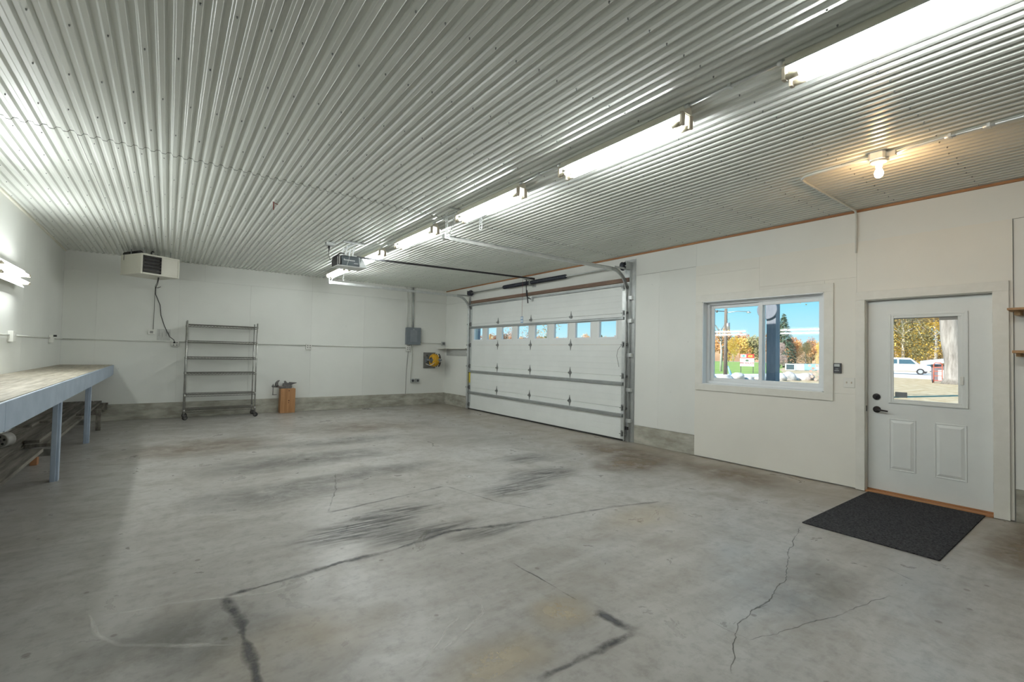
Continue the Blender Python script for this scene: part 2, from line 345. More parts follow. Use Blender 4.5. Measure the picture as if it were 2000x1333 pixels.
mat('black_paint', (0.018, 0.018, 0.02), (0.035, 0.035, 0.038), rough=0.4, scale=(10, 10, 10))
mat('spring_steel', (0.04, 0.045, 0.06), (0.09, 0.095, 0.115), rough=0.45, metal=0.6, scale=(30, 30, 30))
mat('iron', (0.10, 0.10, 0.10), (0.21, 0.20, 0.19), rough=0.5, metal=0.7, scale=(25, 25, 25), bump=0.2)
mat('rusty_iron', (0.15, 0.10, 0.08), (0.26, 0.20, 0.16), rough=0.65, metal=0.4, scale=(25, 25, 25))
mat('rust_red', (0.22, 0.04, 0.03), rough=0.6)
mat('heater_beige', (0.66, 0.64, 0.55), (0.70, 0.68, 0.59), rough=0.4, scale=(4, 4, 4))
mat('heater_dark', (0.03, 0.028, 0.026), rough=0.6)
mat('louver_metal', (0.16, 0.15, 0.145), (0.26, 0.25, 0.24), rough=0.35, metal=0.7, scale=(6, 6, 6))
mat('panel_door_grey', (0.20, 0.225, 0.245), (0.235, 0.26, 0.28), rough=0.35, scale=(8, 8, 8))
mat('panel_grey', (0.155, 0.18, 0.20), (0.19, 0.215, 0.235), rough=0.4, scale=(8, 8, 8))
mat('device_white', (0.76, 0.76, 0.71), rough=0.4)
mat('device_grey', (0.30, 0.30, 0.28), rough=0.5)  # plain mid-grey for receptacles, screens, blind slats and sleeve folds
mat('painted_conduit', (0.64, 0.65, 0.60), (0.70, 0.71, 0.66), rough=0.45, scale=(8, 8, 8))
mat('fixture_cream', (0.74, 0.71, 0.58), (0.80, 0.78, 0.68), rough=0.35, scale=(6, 6, 6))
mat('fixture_white', (0.82, 0.83, 0.80), rough=0.3)
mat('lamp_cap', (0.60, 0.55, 0.42), rough=0.35, metal=0.4)
mat('socket_plastic', (0.62, 0.55, 0.44), rough=0.45)
emit('tube_glow', (0.955, 1.0, 0.995), TUBE_STRENGTH)
emit('bulb_glow', (1.0, 0.62, 0.30), BULB_STRENGTH)
mat('porcelain', (0.80, 0.78, 0.72), rough=0.25)
mat('bench_paint', (0.33, 0.40, 0.49), (0.40, 0.47, 0.56), rough=0.5, scale=(5, 5, 5), bump=0.1, bscale=18)
mat('bench_top', (0.23, 0.20, 0.15), (0.48, 0.44, 0.355), rough=0.6, scale=(26, 2.2, 10), lo=0.30, hi=0.68, rand=0.12, bump=0.15)
mat('old_plank', (0.085, 0.075, 0.06), (0.24, 0.22, 0.185), rough=0.8, scale=(22, 1.6, 10), rand=0.2, bump=0.3)
mat('pale_lumber', (0.34, 0.33, 0.30), (0.46, 0.45, 0.42), rough=0.7, scale=(12, 3, 12))
mat('orange_block', (0.30, 0.13, 0.05), (0.38, 0.18, 0.08), rough=0.7, scale=(10, 10, 3))
mat('stump_wood', (0.27, 0.125, 0.045), (0.47, 0.25, 0.11), rough=0.6, scale=(16, 16, 1.3), lo=0.3, hi=0.7, bump=0.15)
mat('stump_knot', (0.11, 0.045, 0.018), rough=0.6)
mat('pine', (0.42, 0.26, 0.12), (0.56, 0.38, 0.20), rough=0.6, scale=(4, 30, 30))
mat('pine_raw', (0.34, 0.19, 0.085), (0.46, 0.28, 0.14), rough=0.6, scale=(4, 30, 30))
mat('mat_fibre', (0.022, 0.022, 0.025), (0.075, 0.075, 0.078), rough=0.95, spec=0.1, scale=(70, 70, 70), detail=3, bump=0.9, bscale=160)
mat('hose_yellow', (0.62, 0.33, 0.015), (0.74, 0.44, 0.03), rough=0.45, scale=(20, 20, 20))
mat('reel_board', (0.115, 0.115, 0.105), (0.21, 0.21, 0.195), rough=0.7, scale=(14, 14, 14))
mat('shelf_shadow_board', (0.40, 0.41, 0.39), (0.46, 0.47, 0.45), rough=0.6, scale=(40, 6, 40))
mat('opener_grey', (0.115, 0.14, 0.155), (0.15, 0.175, 0.19), rough=0.4, scale=(6, 6, 6))
mat('opener_lens', (0.66, 0.70, 0.70), rough=0.35)
mat('opener_white', (0.72, 0.74, 0.72), rough=0.4)
mat('tag_blue', (0.12, 0.28, 0.50), rough=0.5)
mat('tag_white', (0.70, 0.76, 0.80), rough=0.5)
mat('label_yellow', (0.75, 0.60, 0.03), rough=0.5)
mat('cord_black', (0.012, 0.012, 0.012), rough=0.5)
mat('cord_grey', (0.20, 0.20, 0.18), rough=0.6)
mat('paper_card', (0.55, 0.56, 0.53), (0.62, 0.63, 0.60), rough=0.5, scale=(40, 40, 40))
mat('bronze_hardware', (0.030, 0.027, 0.028), (0.055, 0.05, 0.052), rough=0.35, metal=0.5, scale=(20, 20, 20))
mat('sticker_grey', (0.20, 0.22, 0.23), rough=0.5)
mat('keypad_dark', (0.05, 0.052, 0.058), rough=0.4)
mat('lcd_grey', (0.52, 0.56, 0.56), rough=0.3)
glass('pane_glass')
# outdoors
mat('ground_leaves', (0.42, 0.31, 0.17), (0.62, 0.52, 0.36), rough=0.95, scale=(2.2, 2.2, 2.2), coord='Object', spec=0.1)
mat('lawn_green', (0.24, 0.36, 0.09), (0.33, 0.45, 0.14), rough=0.95, scale=(0.3, 0.3, 0.3), spec=0.1)
mat('pale_road', (0.62, 0.60, 0.57), (0.70, 0.68, 0.65), rough=0.9, scale=(0.5, 0.5, 0.5), spec=0.1)
mat('boulder_rock', (0.50, 0.46, 0.43), (0.72, 0.69, 0.66), rough=0.9, scale=(3, 3, 3), spec=0.2)
mat('post_wood', (0.17, 0.19, 0.23), (0.24, 0.26, 0.30), rough=0.7, scale=(20, 20, 4))
mat('dial_grey', (0.42, 0.46, 0.52), rough=0.4)
mat('pole_wood', (0.13, 0.10, 0.08), (0.25, 0.20, 0.16), rough=0.85, scale=(4, 4, 0.6))
mat('bark_grey', (0.20, 0.18, 0.16), (0.42, 0.39, 0.36), rough=0.95, scale=(5, 5, 0.8), bump=0.6)
mat('bark_pale', (0.45, 0.42, 0.38), (0.66, 0.63, 0.58), rough=0.95, scale=(5, 5, 1))
mat('leaf_orange', (0.72, 0.34, 0.12), (0.86, 0.52, 0.24), rough=0.9, scale=(0.8, 0.8, 0.8), spec=0.1, rand=0.15)
mat('leaf_yellow', (0.82, 0.56, 0.10), (0.95, 0.76, 0.28), rough=0.9, scale=(0.8, 0.8, 0.8), spec=0.1, rand=0.12)
mat('leaf_gold', (0.80, 0.54, 0.16), (0.94, 0.74, 0.34), rough=0.9, scale=(0.8, 0.8, 0.8), spec=0.1, rand=0.15)
mat('leaf_rust', (0.42, 0.19, 0.12), (0.56, 0.30, 0.20), rough=0.9, scale=(0.8, 0.8, 0.8), spec=0.1, rand=0.15)
mat('leaf_mauve', (0.36, 0.27, 0.26), (0.50, 0.38, 0.34), rough=0.9, scale=(0.8, 0.8, 0.8), spec=0.1, rand=0.12)
mat('leaf_olive', (0.30, 0.29, 0.14), (0.44, 0.40, 0.22), rough=0.9, scale=(0.8, 0.8, 0.8), spec=0.1, rand=0.15)
mat('needle_green', (0.10, 0.16, 0.10), (0.18, 0.25, 0.16), rough=0.9, scale=(1, 1, 1), spec=0.1)
mat('hill_brown', (0.40, 0.24, 0.14), (0.58, 0.36, 0.20), rough=1.0, scale=(0.06, 0.06, 0.06), spec=0.0)
mat('van_white', (0.82, 0.83, 0.84), rough=0.25)
mat('car_glass', (0.06, 0.12, 0.16), rough=0.1)
mat('car_blue', (0.03, 0.10, 0.30), rough=0.3)
mat('tyre', (0.03, 0.03, 0.032), rough=0.8)
mat('rim', (0.55, 0.56, 0.57), rough=0.35, metal=0.6)
mat('amber', (0.75, 0.35, 0.05), rough=0.3)
mat('sign_white', (0.85, 0.85, 0.85), rough=0.5)
mat('sign_red', (0.75, 0.06, 0.05), rough=0.5)
mat('sign_yellow', (0.9, 0.65, 0.1), rough=0.5)
mat('sign_teal', (0.10, 0.45, 0.42), rough=0.5)
mat('sign_maroon', (0.38, 0.05, 0.07), rough=0.5)
mat('bin_white', (0.75, 0.78, 0.80), rough=0.5)
mat('bin_blue', (0.30, 0.55, 0.75), rough=0.4)
mat('bin_dark', (0.06, 0.10, 0.12), rough=0.5)
mat('log_end', (0.50, 0.33, 0.27), (0.66, 0.48, 0.40), rough=0.9, scale=(3, 3, 3), rand=0.2)
mat('shed_roof', (0.55, 0.58, 0.62), rough=0.6)
mat('shed_wall', (0.16, 0.13, 0.15), (0.24, 0.20, 0.22), rough=0.8, scale=(2, 2, 2))
mat('cart_red', (0.62, 0.12, 0.06), rough=0.5)

# ================================================================== SETTING
# ---- floor and ceiling
fl = MB().box(XL - 0.2, XR + 0.17, YF - 0.2, YB + 0.2, -0.15, 0.0).build('floor', 'floor_concrete'); tag(fl, kind='structure')
zst = [0.0004]
def decal(name, vs, fs, fade, m):
    me = bpy.data.meshes.new(name); zst[0] += 0.00004
    me.from_pydata([(x, y, zst[0]) for x, y in vs], [], fs); at = me.attributes.new('fade', 'FLOAT', 'POINT'); at.data.foreach_set('value', fade)
    o = bpy.data.objects.new(name, me); C.objects.link(o); o.parent = fl; o.location = -fl.location; me.materials.append(M[m])
for cx, cy, rx, ry, st, m in FLOOR_BLOBS:
    vs = [(cx, cy)]; fade = [st]; n = 28; fs = []
    for k_ in range(1, 6):
        for i in range(n):
            g = 2 * PI * i / n; q = k_ / 5 * (1 + 0.22 * noise.noise(Vector((math.cos(g) * 1.6 + cx, math.sin(g) * 1.6 + cy, 0)))); vs.append((cx + rx * q * math.cos(g), cy + ry * q * math.sin(g))); fade.append(st * max(0.0, 1 - (k_ / 5) ** 1.5))
    for i in range(n):
        fs.append((0, 1 + i, 1 + (i + 1) % n))
        for k_ in range(4): a = 1 + k_ * n; fs.append((a + i, a + n + i, a + n + (i + 1) % n, a + (i + 1) % n))
    decal('floor_stain', vs, fs, fade, m)
for pts, wd, st, kd in FLOOR_MARKS:
    path = []; 
    for (a, b_) in zip(pts[:-1], pts[1:]):
        L_ = math.hypot(b_[0] - a[0], b_[1] - a[1]); n = max(2, int(L_ / 0.022))
        path += [(a[0] + (b_[0] - a[0]) * i / n, a[1] + (b_[1] - a[1]) * i / n) for i in range(n)]
    path.append(pts[-1]); vs = []; fade = []; fs = []; n = len(path); ws = wd * (0.62 if kd != 'c' else 0.45)
    for i, (x, y) in enumerate(path):
        a = path[max(0, i - 2)]; b_ = path[min(n - 1, i + 2)]; tx, ty = b_[0] - a[0], b_[1] - a[1]; q = math.hypot(tx, ty) or 1; nx, ny = -ty / q, tx / q
        j1 = noise.noise(Vector((x * 9, y * 9, 1.3))) * (0.018 if kd == 'c' else 0.010) + noise.noise(Vector((x * 38, y * 38, 5.1))) * (0.008 if kd == 'c' else 0.004)
        wv = ws * (0.85 + 0.9 * noise.noise(Vector((x * 5, y * 5, 8.8))) + 0.5 * noise.noise(Vector((x * 31, y * 31, 2.2)))); wv = max(ws * 0.18, wv)
        en = min(1.0, i / 3, (n - 1 - i) / 3)
        for u, f in ((-1.9, 0), (-0.45, 1), (0.45, 1), (1.9, 0)): vs.append((x + nx * (j1 + u * wv), y + ny * (j1 + u * wv))); fade.append(f * st * en)
    for i in range(n - 1):
        for k_ in range(3): a = i * 4 + k_; fs.append((a, a + 1, a + 5, a + 4))
    decal({'d': 'floor_joint', 'c': 'floor_crack', 'l': 'floor_scrape'}[kd], vs, fs, fade, {'d': 'joint_stain', 'c': 'crack_dark', 'l': 'scrape_pale'}[kd])
ceil = MB().box(XL - 0.2, XR + 0.17, YF - 0.2, YB + 0.2, H + 0.03, H + 0.14).build('ceiling', 'dark_void'); tag(ceil, kind='structure')
PIT = 0.0775
def rib_profile(x0, x1):
    """corrugated sheet: low flat, slope, high flat, slope; phase fixed to the room"""
    pts = []
    kmin = int(math.floor((x0 + 0.64) / PIT)) - 1; kmax = int(math.ceil((x1 + 0.64) / PIT)) + 1
    for q in range(kmin, kmax):
        b0 = -0.64 + q * PIT
        for dx, dz in ((0.000, 0), (0.003, 0.0), (0.0245, 0.0), (0.0275, 0.002), (0.0365, 0.0170), (0.0395, 0.019), (0.0625, 0.019), (0.0655, 0.0170), (0.0745, 0.002)):
            pts.append((b0 + dx, dz))
    def at(x):
        for (xa, za), (xb, zb) in zip(pts[:-1], pts[1:]):
            if xa <= x <= xb: return za + (zb - za) * (x - xa) / max(xb - xa, 1e-9)
        return 0.0
    return [(x0, at(x0))] + [p for p in pts if x0 + 1e-4 < p[0] < x1 - 1e-4] + [(x1, at(x1))]
cuts = [XL] + [-0.64 - 0.62 + 0.62 * i for i in range(0, 12)] + [XR]
for a, b_ in zip(cuts[:-1], cuts[1:]):
    for yi, (y0, y1) in enumerate(((YF, 4.996), (5.001, YB))):
        gp = 0.0030 if (yi and abs(a + 0.64) < 0.01) else 0.0003; pr = rib_profile(a + gp, b_ - 0.0003); mb = MB(); n = len(pr); z0 = H - (0.003 if yi else 0.0)
        skew = 0.035 * (a - XL) if True else 0
        ye = (y0 if yi == 0 else y0 + skew, y1 + skew if yi == 0 else y1)
        vs = [(x, ye[0], z0 + z) for x, z in pr] + [(x, ye[1], z0 + z) for x, z in pr] + [(x, ye[0], z0 + z + 0.001) for x, z in pr] + [(x, ye[1], z0 + z + 0.001) for x, z in pr]
        mb.add(vs, [(i, i + 1, n + i + 1, n + i) for i in range(n - 1)] + [(2 * n + i, 3 * n + i, 3 * n + i + 1, 2 * n + i + 1) for i in range(n - 1)] + [(i, 2 * n + i, 2 * n + i + 1, i + 1) for i in range(n - 1)])
        o = mb.build('ceiling_panel', 'ceiling_steel', ceil)
sc = MB()
for j in range(27):
    y = -4.64 + 0.61 * j + 0.02
    for q in range(-11, 88, 2):
        x = -0.64 + q * PIT + 0.0135 + (PIT if j % 2 else 0)
        if XL + 0.03 < x < XR - 0.03 and y < YB - 0.05:
            sc.cyl((x, y + 0.01 * math.sin(q * 1.7), H + 0.001), (x, y + 0.01 * math.sin(q * 1.7), H - 0.010), 0.0052, 6, 0.0035)
tag(sc.build('ceiling_screws', 'hinge_steel', ceil), kind='stuff')

# ---- walls: backing boxes, each with its own painted plywood sheets
G = 0.0014
def sheet(parent, ax, u0, u1, z0, z1, d0, d1, m='wall_paint'):
    mb = MB()
    if ax == 'x': mb.box(d0, d1, u0 + G / 2, u1 - G / 2, z0 + G / 2, z1 - G / 2)
    else: mb.box(u0 + G / 2, u1 - G / 2, d0, d1, z0 + G / 2, z1 - G / 2)
    return mb.build('plywood_sheet', m, parent)
wb = MB().box(XL - 0.17, XR + 0.17, YB + 0.012, YB + 0.17, 0, H + 0.03).build('wall_back', 'outer_siding'); tag(wb, kind='structure')
xs = [XL, -1.07, 0.15, 1.39, 2.63, 3.85, 5.05, XR]
for a, b_ in zip(xs[:-1], xs[1:]):
    sheet(wb, 'y', a, b_, 0.305, 2.735, YB, YB + 0.012)
for a, b_ in zip([XL, 0.56, 2.63, 5.0], [0.56, 2.63, 5.0, XR]): sheet(wb, 'y', a, b_, 2.735, H + 0.02, YB - 0.003, YB + 0.012)
wl = MB().box(XL - 0.17, XL - 0.012, YF - 0.17, YB + 0.17, 0, H + 0.03).build('wall_left', 'outer_siding'); tag(wl, kind='structure')
ys = [YF, -3.64, -2.42, -1.2, 0.02, 1.24, 2.46, 3.68, 4.90, 6.12, 7.34, 8.56, 9.78, YB]
for a, b_ in zip(ys[:-1], ys[1:]): sheet(wl, 'x', a, b_, 0.305, H + 0.02, XL - 0.012, XL)
wf = MB().box(XL - 0.17, XR + 0.17, YF - 0.17, YF - 0.012, 0, H + 0.03).build('wall_front', 'outer_siding'); tag(wf, kind='structure')
for a, b_ in zip([XL, -0.3, 0.92, 2.14, 3.36, 4.58], [-0.3, 0.92, 2.14, 3.36, 4.58, XR]): sheet(wf, 'y', a, b_, 0.305, H + 0.02, YF - 0.012, YF)
# right wall: openings for the garage door, the window and the entry door
GY0, GY1, GZ = 5.10, 9.93, 2.615
WY0, WY1, WZ0, WZ1 = 2.154, 3.674, 1.032, 2.195
DY0, DY1, DZ = 0.775, 1.775, 2.075
w = MB(); X0, X1 = XR + 0.012, XR + 0.17
w.box(X0, X1, GY1, YB + 0.17, 0, H + 0.03).box(X0, X1, GY0, GY1, GZ, H + 0.03).box(X0, X1, WY1, GY0, 0, H + 0.03)
w.box(X0, X1, WY0, WY1, 0, WZ0).box(X0, X1, WY0, WY1, WZ1, H + 0.03).box(X0, X1, DY1, WY0, 0, H + 0.03)
w.box(X0, X1, DY0, DY1, DZ, H + 0.03).box(X0, X1, YF - 0.17, DY0, 0, H + 0.03)
wr = w.build('wall_right', 'outer_siding'); tag(wr, kind='structure')
P0, P1 = XR, XR + 0.012
sheet(wr, 'x', 10.03, YB, 0.30, 2.70, P0, P1)
for a, b_ in ((10.03, YB), (8.25, 10.03), (6.05, 8.25), (4.87, 6.05)): sheet(wr, 'x', a, b_, 2.705, 3.052, P0, P1)
for a, b_ in ((9.94, 10.03),): sheet(wr, 'x', a, b_, 0.30, 2.70, P0, P1)
sheet(wr, 'x', 4.42, 4.87, 0.29, 2.717, P0, P1); sheet(wr, 'x', 3.79, 4.42, 0.29, 2.717, P0, P1)
for a, b_ in ((3.79, 4.87), (1.85, 3.79), (-0.6, 1.85), (-3.0, -0.6), (YF, -3.0)): sheet(wr, 'x', a, b_, 2.722, 3.052, P0, P1)
sheet(wr, 'x', -0.55, 0.655, 0.29, 2.717, P0, P1); sheet(wr, 'x', -2.99, -1.77, 0.29, 2.717, P0, P1); sheet(wr, 'x', -1.77, -0.55, 0.29, 2.717, P0, P1); sheet(wr, 'x', YF, -2.99, 0.29, 2.717, P0, P1)
# newer overlay of plywood round the window and entry door, down to the floor
O0, O1 = XR - 0.014, XR + 0.012; wm = 'wall_paint_warm'
sheet(wr, 'x', 1.84, 3.79, 0.012, WZ0, O0, O1, wm); sheet(wr, 'x', WY1, 3.79, WZ0, WZ1, O0, O1, wm)
sheet(wr, 'x', 2.89, 3.79, WZ1, 2.58, O0, O1, wm); sheet(wr, 'x', 2.89, 3.79, 2.58, 2.72, O0, O1, wm)
sheet(wr, 'x', 1.84, 2.89, 2.33, 2.72, O0, O1, wm); sheet(wr, 'x', WY0, 2.89, WZ1, 2.33, O0, O1, wm)
sheet(wr, 'x', 1.84, WY0, WZ0, 2.33, O0, O1, wm); sheet(wr, 'x', DY1, 1.84, 0.012, DZ, O0, O1, wm)
sheet(wr, 'x', 0.66, 1.84, DZ, 2.72, O0, O1, wm); sheet(wr, 'x', 0.66, DY0, 0.012, DZ, O0, O1, wm)
# concrete foundation curbs
def curb(name, boxes):
    mb = MB()
    for q in boxes: mb.box(*q)
    return tag(mb.build(name, 'foundation', None, 0.006), kind='structure')
curb('baseboard_back', [(XL, XR, YB - 0.018, YB + 0.013, 0, 0.305)])
curb('baseboard_left', [(XL - 0.013, XL + 0.018, YF, YB - 0.018, 0, 0.305)])
curb('baseboard_right_1', [(XR - 0.012, XR + 0.012, 9.965, YB - 0.018, 0, 0.30)])
curb('baseboard_right_2', [(XR - 0.006, XR + 0.012, 3.792, 4.87, 0, 0.287)])
curb('baseboard_right_3', [(XR - 0.006, XR + 0.012, YF, 0.655, 0, 0.287)])
curb('baseboard_front', [(XL, XR, YF - 0.013, YF + 0.018, 0, 0.305)])
# wood trim where ceiling meets the side walls, and the bare header over the garage door
tag(MB().box(XR - 0.020, XR + 0.012, YF, YB, 3.052, H - 0.001).build('trim_1', 'trim_wood', None, 0.002), kind='structure')
tag(MB().box(XL - 0.012, XL + 0.022, YF, YB, 3.050, H - 0.001).build('trim_2', 'fixture_cream', None, 0.002), kind='structure')
tag(MB().box(XR - 0.024, XR + 0.012, 5.00, 9.98, 2.635, 2.705).build('trim_3', 'header_wood', None, 0.003), kind='structure')
tag(MB().box(XR - 0.006, XR + 0.012, 4.872, 5.10, 0, 3.00).box(XR - 0.006, XR + 0.012, 9.93, 9.965, 0, 2.70).build('trim_4', 'galvanised', None, 0.001), kind='structure')

# ---- window_1: horizontal slider
wi = struct('window_1', (XR, (WY0 + WY1) / 2, WZ0))
cx0, cx1 = XR - 0.032, XR - 0.0145
for q in ((cx0, cx1, WY0 - 0.095, WY1 + 0.10, WZ1, WZ1 + 0.095), (cx0, cx1, WY0 - 0.095, WY1 + 0.10, WZ0 - 0.088, WZ0),
          (cx0, cx1, WY1, WY1 + 0.10, WZ0, WZ1), (cx0, cx1, WY0 - 0.095, WY0, WZ0, WZ1)):
    MB().box(*q).build('casing_board', 'white_trim', wi, 0.002)
mb = MB()
mb.box(cx0 + 0.004, X1, WY0, WY0 + 0.012, WZ0, WZ1).box(cx0 + 0.004, X1, WY1 - 0.012, WY1, WZ0, WZ1).box(cx0 + 0.004, X1, WY0, WY1, WZ0, WZ0 + 0.012).box(cx0 + 0.004, X1, WY0, WY1, WZ1 - 0.012, WZ1)
mb.build('jamb_liner', 'vinyl', wi)
MB().ring('x', WY0 + 0.012, WY1 - 0.012, WZ0 + 0.012, WZ1 - 0.012, 0.034, XR + 0.075, XR + 0.155).build('frame', 'vinyl', wi, 0.003)
for (y0, y1, d0) in ((2.885, WY1 - 0.046, 0.12), (WY0 + 0.046, 2.945, 0.085)):
    sa = MB().ring('x', y0, y1, WZ0 + 0.046, WZ1 - 0.046, 0.046, XR + d0, XR + d0 + 0.03).build('sash', 'vinyl', wi, 0.003)
    MB().box(XR + d0 + 0.013, XR + d0 + 0.017, y0 + 0.046, y1 - 0.046, WZ0 + 0.092, WZ1 - 0.092).build('pane', 'pane_glass', sa)
MB().box(XR + 0.078, XR + 0.085, 2.90, 2.925, 1.52, 1.60).build('latch', 'vinyl', wi)

# ---- door_1: half-lite entry door with frame
d = struct('door_1', (XR + 0.05, 1.27, 0))
mb = MB().box(XR - 0.012, X1, DY0, 0.792, 0, DZ).box(XR - 0.012, X1, 1.758, DY1, 0, DZ).box(XR - 0.012, X1, DY0, DY1, 2.060, DZ)
mb.box(XR + 0.096, XR + 0.11, 0.792, 0.806, 0.03, 2.06).box(XR + 0.096, XR + 0.11, 1.744, 1.758, 0.03, 2.06).box(XR + 0.096, XR + 0.11, 0.792, 1.758, 2.046, 2.06)
mb.build('door_jamb', 'white_trim', d, 0.002)
for q in ((XR - 0.034, XR - 0.0145, 1.762, 1.846, 0.004, 2.068), (XR - 0.034, XR - 0.0145, 0.684, 0.789, 0.004, 2.068), (XR - 0.034, XR - 0.0145, 0.684, 1.846, 2.068, 2.160)):
    MB().box(*q).build('casing_board', 'white_trim', d, 0.002)
MB().box(XR - 0.034, X1, 0.79, 1.758, 0.0, 0.018).box(XR + 0.035, X1, 0.79, 1.758, 0.018, 0.032).build('threshold', 'trim_wood', d, 0.002)
A0, A1 = XR + 0.050, XR + 0.094
LY0, LY1, LZ0, LZ1 = 1.035, 1.548, 0.995, 1.862
sl = MB().box(A0, A1, 0.796, LY0, 0.034, 2.056).box(A0, A1, LY1, 1.755, 0.034, 2.056).box(A0, A1, LY0, LY1, 0.034, LZ0).box(A0, A1, LY0, LY1, LZ1, 2.056).build('door_slab', 'entry_door_paint', d)
fr = MB().ring('x', 0.962, 1.574, 0.965, 1.906, 0.022, A0 - 0.012, A0).ring('x', 0.978, 1.560, 0.981, 1.890, 0.03, A0 - 0.007, A0 + 0.002)
fr.build('lite_frame', 'entry_door_paint', sl, 0.003)
MB().box(A0 + 0.020, A0 + 0.024, LY0, LY1, LZ0, LZ1).build('pane', 'pane_glass', sl)
bl = MB()
for q in range(4): bl.box(A0 + 0.008, A0 + 0.018, (1.17 if q < 3 else LY0) + 0.003, LY1 - 0.004, 1.812 + 0.013 * q, 1.817 + 0.013 * q)
bl.box(A0 + 0.006, A0 + 0.018, LY0 + 0.002, LY1 - 0.002, 1.853, 1.862).box(A0 + 0.008, A0 + 0.018, LY0 + 0.003, 1.172, 1.826, 1.853)
bl.build('raised_blind', 'device_grey', sl)
MB().box(A0 - 0.018, A0 - 0.005, 0.995, 1.02, 1.19, 1.275).build('blind_slider', 'device_white', sl, 0.002)
MB().box(A0 + 0.0185, A0 + 0.0195, 1.425, 1.525, 1.030, 1.085).build('sticker', 'sticker_grey', sl)
for (y0, y1) in ((1.352, 1.575), (0.974, 1.212)):
    z0, z1 = 0.263, 0.803
    p = MB().ring('x', y0, y1, z0, z1, 0.014, A0 - 0.005, A0 + 0.002); a, c = 0.014, 0.042
    vs = [(A0 + 0.0005, y0 + a, z0 + a), (A0 + 0.0005, y1 - a, z0 + a), (A0 + 0.0005, y1 - a, z1 - a), (A0 + 0.0005, y0 + a, z1 - a),
          (A0 - 0.009, y0 + c, z0 + c), (A0 - 0.009, y1 - c, z0 + c), (A0 - 0.009, y1 - c, z1 - c), (A0 - 0.009, y0 + c, z1 - c)]
    p.add(vs, [(0, 1, 5, 4), (1, 2, 6, 5), (2, 3, 7, 6), (3, 0, 4, 7), (4, 5, 6, 7), (3, 2, 1, 0)])
    p.build('door_panel', 'entry_door_paint', sl, 0.002)
h = MB().lathe([(0.035, 0), (0.035, 0.010), (0.030, 0.015), (0.016, 0.018), (0.014, 0.045)], (A0, 1.675, 0.885), (-1, 0, 0), 20)
h.tube([(A0 - 0.045, 1.675, 0.885), (A0 - 0.05, 1.66, 0.885), (A0 - 0.05, 1.62, 0.882), (A0 - 0.047, 1.57, 0.876)], 0.010, 8, [0.012, 0.012, 0.009, 0.008])
tag(h.build('lever_handle', 'bronze_hardware', sl), 'dark bronze lever handle')
h = MB().lathe([(0.034, 0), (0.034, 0.012), (0.028, 0.018), (0.024, 0.019)], (A0, 1.678, 1.022), (-1, 0, 0), 20)
h.obox((A0 - 0.026, 1.678, 1.022), (0.016, 0.010, 0.036), Matrix.Rotation(R(25), 3, 'X'))
tag(h.build('deadbolt', 'bronze_hardware', sl), 'dark round deadbolt thumb turn')
for z in (1.833, 1.04, 0.26):
    MB().cyl((XR + 0.044, 0.790, z - 0.05), (XR + 0.044, 0.790, z + 0.05), 0.006, 8).box(XR + 0.042, XR + 0.05, 0.778, 0.80, z - 0.05, z + 0.05).build('hinge', 'galvanised', d)
MB().box(XR - 0.005, XR + 0.03, 1.7575, 1.7615, 0.86, 0.92).build('strike_plate', 'black_paint', d)

# ---- door_2: sectional garage door
gd = struct('door_2', (XR - 0.02, 7.5, 0))
D0, D1 = XR - 0.036, XR + 0.010; E0, E1 = 5.045, 9.965
SZ = [0.025, 0.545, 1.07, 1.592, 2.115, 2.625]
WIN = [(9.585 - 0.593 * i - 0.2, 9.585 - 0.593 * i + 0.2) for i in range(8)]
WZ = (1.712, 2.012)
secs = []
for i in range(5):
    z0, z1 = SZ[i] + 0.0015, SZ[i + 1] - 0.0015; mb = MB()
    if i != 3:
        prof = [(D1, z0), (D0 + 0.004, z0), (D0, z0 + 0.004)]
        for kf in (0.2, 0.4, 0.6, 0.8):
            zc = z0 + (z1 - z0) * kf; prof += [(D0, zc - 0.004), (D0 + 0.0022, zc), (D0, zc + 0.004)]
        prof += [(D0, z1 - 0.004), (D0 + 0.004, z1), (D1, z1)]
        mb.prism(prof, 'y', E0, E1)
    else:
        mb.box(D0, D1, E0, E1, z0, WZ[0]).box(D0, D1, E0, E1, WZ[1], z1)
        ed = [E0] + [q for a in reversed(WIN) for q in a] + [E1]
        for a in range(0, len(ed), 2): mb.box(D0, D1, ed[a], ed[a + 1], WZ[0], WZ[1])
    secs.append(mb.build('door_section', 'garage_door_paint', gd))
for (a, b_) in WIN:
    f = MB().ring('x', a - 0.022, b_ + 0.022, WZ[0] - 0.022, WZ[1] + 0.022, 0.03, D0 - 0.006, D0 - 0.0005).ring('x', a, b_, WZ[0], WZ[1], 0.014, D0 - 0.0005, D1).build('lite_frame', 'vinyl', gd, 0.002)
    MB().box(D0 + 0.020, D0 + 0.024, a + 0.014, b_ - 0.014, WZ[0] + 0.014, WZ[1] - 0.014).build('pane', 'pane_glass', f)
for z, hh in ((2.585, 0.05), (2.030, 0.052), (0.940, 0.060), (0.418, 0.060)):
    p = [(D0, z - hh / 2), (D0 - 0.006, z - hh / 2), (D0 - 0.045, z - hh / 2 + 0.012), (D0 - 0.045, z + hh / 2 - 0.012), (D0 - 0.006, z + hh / 2), (D0, z + hh / 2)]
    MB().prism(p, 'y', 5.06, 9.95).build('strut', 'strut_steel', gd)
for y in (5.045, 9.895): MB().box(D0 - 0.004, D0, y, y + 0.07, 0.03, 2.62).build('end_stile', 'galvanised_bright', gd)
hm = None
